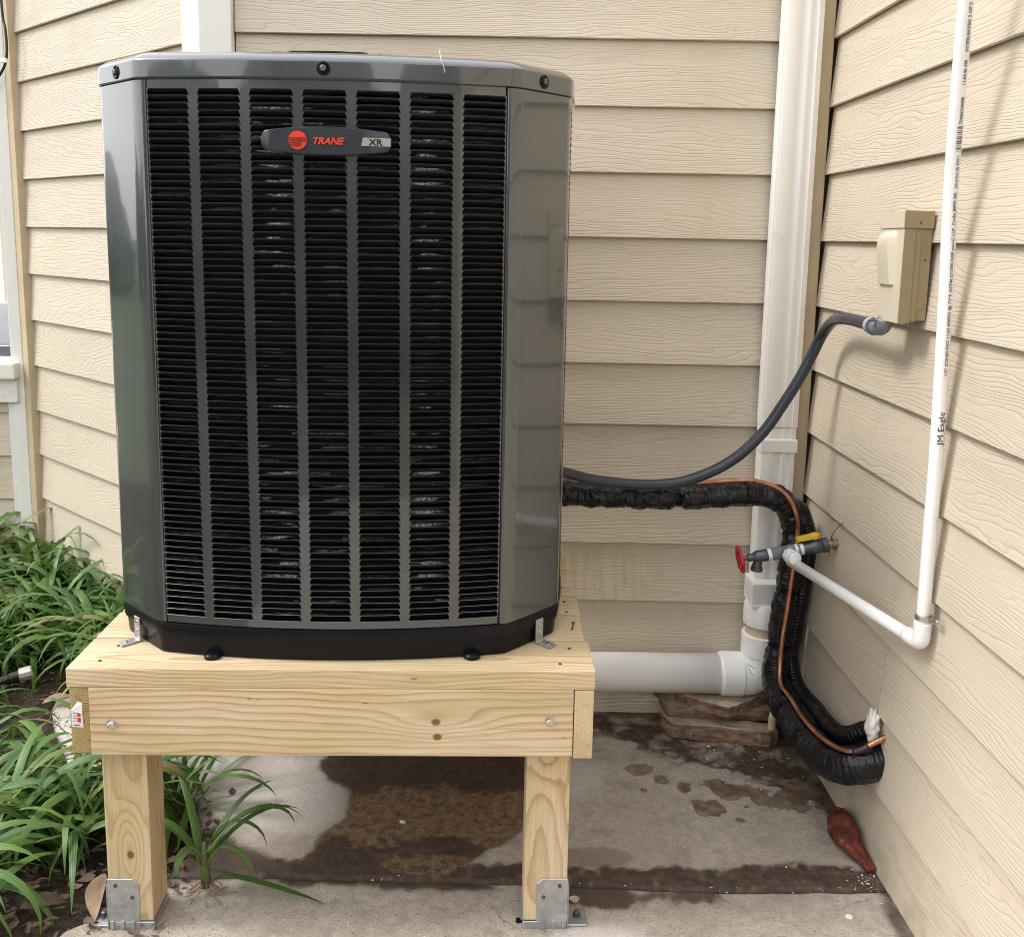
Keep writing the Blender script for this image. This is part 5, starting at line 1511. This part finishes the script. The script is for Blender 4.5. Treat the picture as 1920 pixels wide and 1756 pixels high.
for i, ((x, y), lab) in enumerate(front):
    c = thing('lilyturf_clump', lab, 'plant', (x, y, -0.015), r.uniform(0, 2 * PI), 'lilyturf clumps round the left front post')
    nlf = 38 if i < 6 else 32
    big = 1.02 if i < 6 else 0.85
    for k in range(nlf):
        me = leaf_mesh([(rand_leaf(r, big), Matrix.Identity(4))])
        o = add_obj('leaf', me, c)
        o.location = (r.gauss(0, 0.026), r.gauss(0, 0.026), -0.006); o.rotation_euler = (0, 0, r.uniform(0, 2 * PI))
lp = thing('uprooted_lily', 'uprooted lily plant with exposed roots lying on the slab edge by the left leg', 'plant', (-1.475, -0.845, 0.0), 0, None)
def lleaf(L, W, el, dr, az, tw=0.2, base=(0, 0, 0.05), curl=0):
    me = leaf_mesh([(leaf_geo(L, W, el, dr, tw, rl.random(), curl), Matrix.Identity(4))])
    o = add_obj('leaf', me, lp); o.location = base; o.rotation_euler = (0, 0, az)
lleaf(0.27, 0.0085, 1.05, 2.0, 0.15, 0.3, (0.0, 0.0, 0.10))
lleaf(0.27, 0.0075, 1.0, 2.6, 0.45, -0.4, (0.0, 0.01, 0.09))
lleaf(0.21, 0.0095, 1.15, 2.9, -0.25, 0.5, (0.01, 0.0, 0.12))
lleaf(0.26, 0.0095, -0.10, 0.25, -0.14, 0.3, (0.015, 0.0, 0.060))
lleaf(0.26, 0.0085, 1.10, 1.5, 0.9, 0.2, (-0.01, 0.0, 0.06))
lleaf(0.23, 0.0080, 1.30, 1.4, 2.2, 0.2, (-0.01, 0.0, 0.06))
lleaf(0.28, 0.0095, 0.95, 1.8, 0.55, 0.2, (-0.01, 0.0, 0.06))
lleaf(0.22, 0.0085, 1.20, 2.3, -0.6, 0.2, (0.0, 0.0, 0.06))
lleaf(0.14, 0.0095, 1.25, 3.4, -1.9, 0.3, (-0.01, 0.0, 0.09))
lleaf(0.20, 0.0070, 1.2, 2.0, 2.9, 0.3, (-0.01, 0.0, 0.07))
lleaf(0.24, 0.0085, 1.1, 1.9, 1.0, 0.3, (0.0, 0.02, 0.07))
rt = random.Random(9)
part('stem', MB().tube([(-1.475, -0.845, 0.020), (-1.477, -0.842, 0.06), (-1.478, -0.840, 0.12)], lambda i, k: 0.013 - 0.0045 * i, 12), M_leaf, lp, smooth='all')
for k in range(26):
    a = rt.uniform(0, 2 * PI); L = rt.uniform(0.03, 0.075)
    p0 = Vector((-1.475, -0.845, 0.03)) + Vector((math.cos(a), math.sin(a), 0)) * 0.010
    pts = [p0]
    for j in range(5):
        pts.append(pts[-1] + Vector((math.cos(a) * 0.6 + rt.uniform(-.5, .5), math.sin(a) * 0.6 + rt.uniform(-.6, .3), -0.45 + rt.uniform(-.3, .3))) * L / 5)
        pts[-1].z = max(0.006, pts[-1].z)
    part('root', MB().tube(pts, 0.0010, 5), M_root, lp, smooth='all')
# dry leaves and litter
def dry_leaf(name, label, loc, L, W, rot, mat=M_dry):
    ls_ = []; n = 12; v = []; f = []
    for i in range(n + 1):
        t = i / n; w = W * math.sin(PI * t ** 0.8) ** 0.8 + 0.0004
        z = 0.012 * math.sin(PI * t) + 0.004
        for j in range(5):
            a = -1 + 0.5 * j
            v.append(((t - 0.5) * L, a * w, z + 0.25 * w * a * a))
    for i in range(n):
        for j in range(4):
            q = i * 5 + j; f.append((q, q + 1, q + 6, q + 5))
    o = part(name, MB().add(v, f), mat, None, smooth='all')
    o.location = loc; o.rotation_euler = rot
    tag(o, label, 'leaf')
    return o
dry_leaf('dry_leaf', 'large pale brown dry leaf lying by the left post base', (-1.693, -0.880, 0.012), 0.135, 0.022, (0.35, 0.1, R(-72)))
dry_leaf('dry_leaf', 'dull brown curled leaf at the bottom left among lily stems', (-1.80, -0.905, 0.008), 0.10, 0.020, (0.2, 0.3, R(40)), M_dryd)
dry_leaf('dry_leaf', 'orange-brown fallen leaf on the soil near the hose end', (-2.19, -0.02, 0.01), 0.09, 0.014, (0.2, 0, R(30)), M_dry)
lit = MB(); rnd = random.Random(23)
db = lit
for k in range(420):
    x = rnd.uniform(-2.25, -1.52); y = rnd.uniform(-1.05, -0.45)
    flake(x, y, rnd.uniform(0.0, 0.016), rnd.uniform(0.004, 0.020))
for k in range(260):
    x = rnd.uniform(-2.5, -1.9); y = rnd.uniform(-0.4, 0.2)
    flake(x, y, rnd.uniform(0.0, 0.012), rnd.uniform(0.003, 0.012))
o = part('leaf_litter', lit, M_dryd); o['kind'] = 'stuff'
# hose end
hs = thing('garden_hose', 'end of a black garden hose with a silver coupling in the bed', 'hose', (-2.33, 0.0, 0.05))
part('hose_body', MB().tube(catmull([(-2.75, -0.12, 0.02), (-2.55, -0.09, 0.05), (-2.40, -0.045, 0.068), (-2.335, -0.012, 0.078)], 0.012), 0.0125, 14), M_hose, hs, smooth='all')
part('ferrule', MB().lathe([(0, 0.0145), (0.03, 0.0150)], (-2.338, -0.014, 0.078), (0.85, 0.45, 0.12), 16), M_hose, hs, smooth=True)
part('coupling', MB().lathe([(0.026, 0.0175), (0.029, 0.0205), (0.058, 0.0205), (0.062, 0.0190), (0.062, 0.0140), (0.030, 0.0130)], (-2.338, -0.014, 0.078), (0.85, 0.45, 0.12), 10), M_hoseend, hs)
# cable and clip at the top left, chair on the porch
cb = thing('black_cable', 'thin black cable running down the trim at the top left', 'cable', (-2.74, 0.95, 2.0))
q0 = e0 + nL * 0.028
part('cable_run', MB().tube(catmull([(-2.742, 0.955, 2.9), (-2.742, 0.955, 2.26), (-2.722, 0.935, 2.13), (-2.724, 0.935, 2.04), (-2.765, 0.965, 1.985), (-2.86, 1.0, 1.90), (-2.95, 1.02, 1.86)], 0.02), 0.005, 8), M_hose, cb, smooth='all')
part('cable_clip', MB().box(-2.760, -2.722, 0.925, 0.945, 2.018, 2.034), M_pvc, cb, bevel=0.003)
ch = thing('porch_chair', 'patio chair with dark woven seat glimpsed on the porch at the left edge', 'chair', (-3.4, 2.0, 0.1))
part('seat', MB().box(-3.75, -3.12, 1.75, 2.30, 0.70, 0.80), M_weave, ch, bevel=0.02)
part('backrest', MB().box(-3.85, -3.13, 2.32, 2.37, 0.80, 1.03), M_screen, ch, bevel=0.01)
part('armrest', MB().tube(catmull([(-3.32, 1.80, 0.80), (-3.33, 1.80, 0.90), (-3.37, 1.82, 1.02), (-3.46, 1.9, 1.06), (-3.6, 2.1, 1.06)], 0.03), 0.016, 10), M_chairm, ch, smooth='all')
for (x, y) in ((-3.7, 1.8), (-3.15, 1.8), (-3.7, 2.28), (-3.15, 2.28)):
    part('leg', MB().tube([(x, y, 0.10), (x, y, 0.72)], 0.016, 8), M_chairm, ch)
bpy.context.view_layer.update()
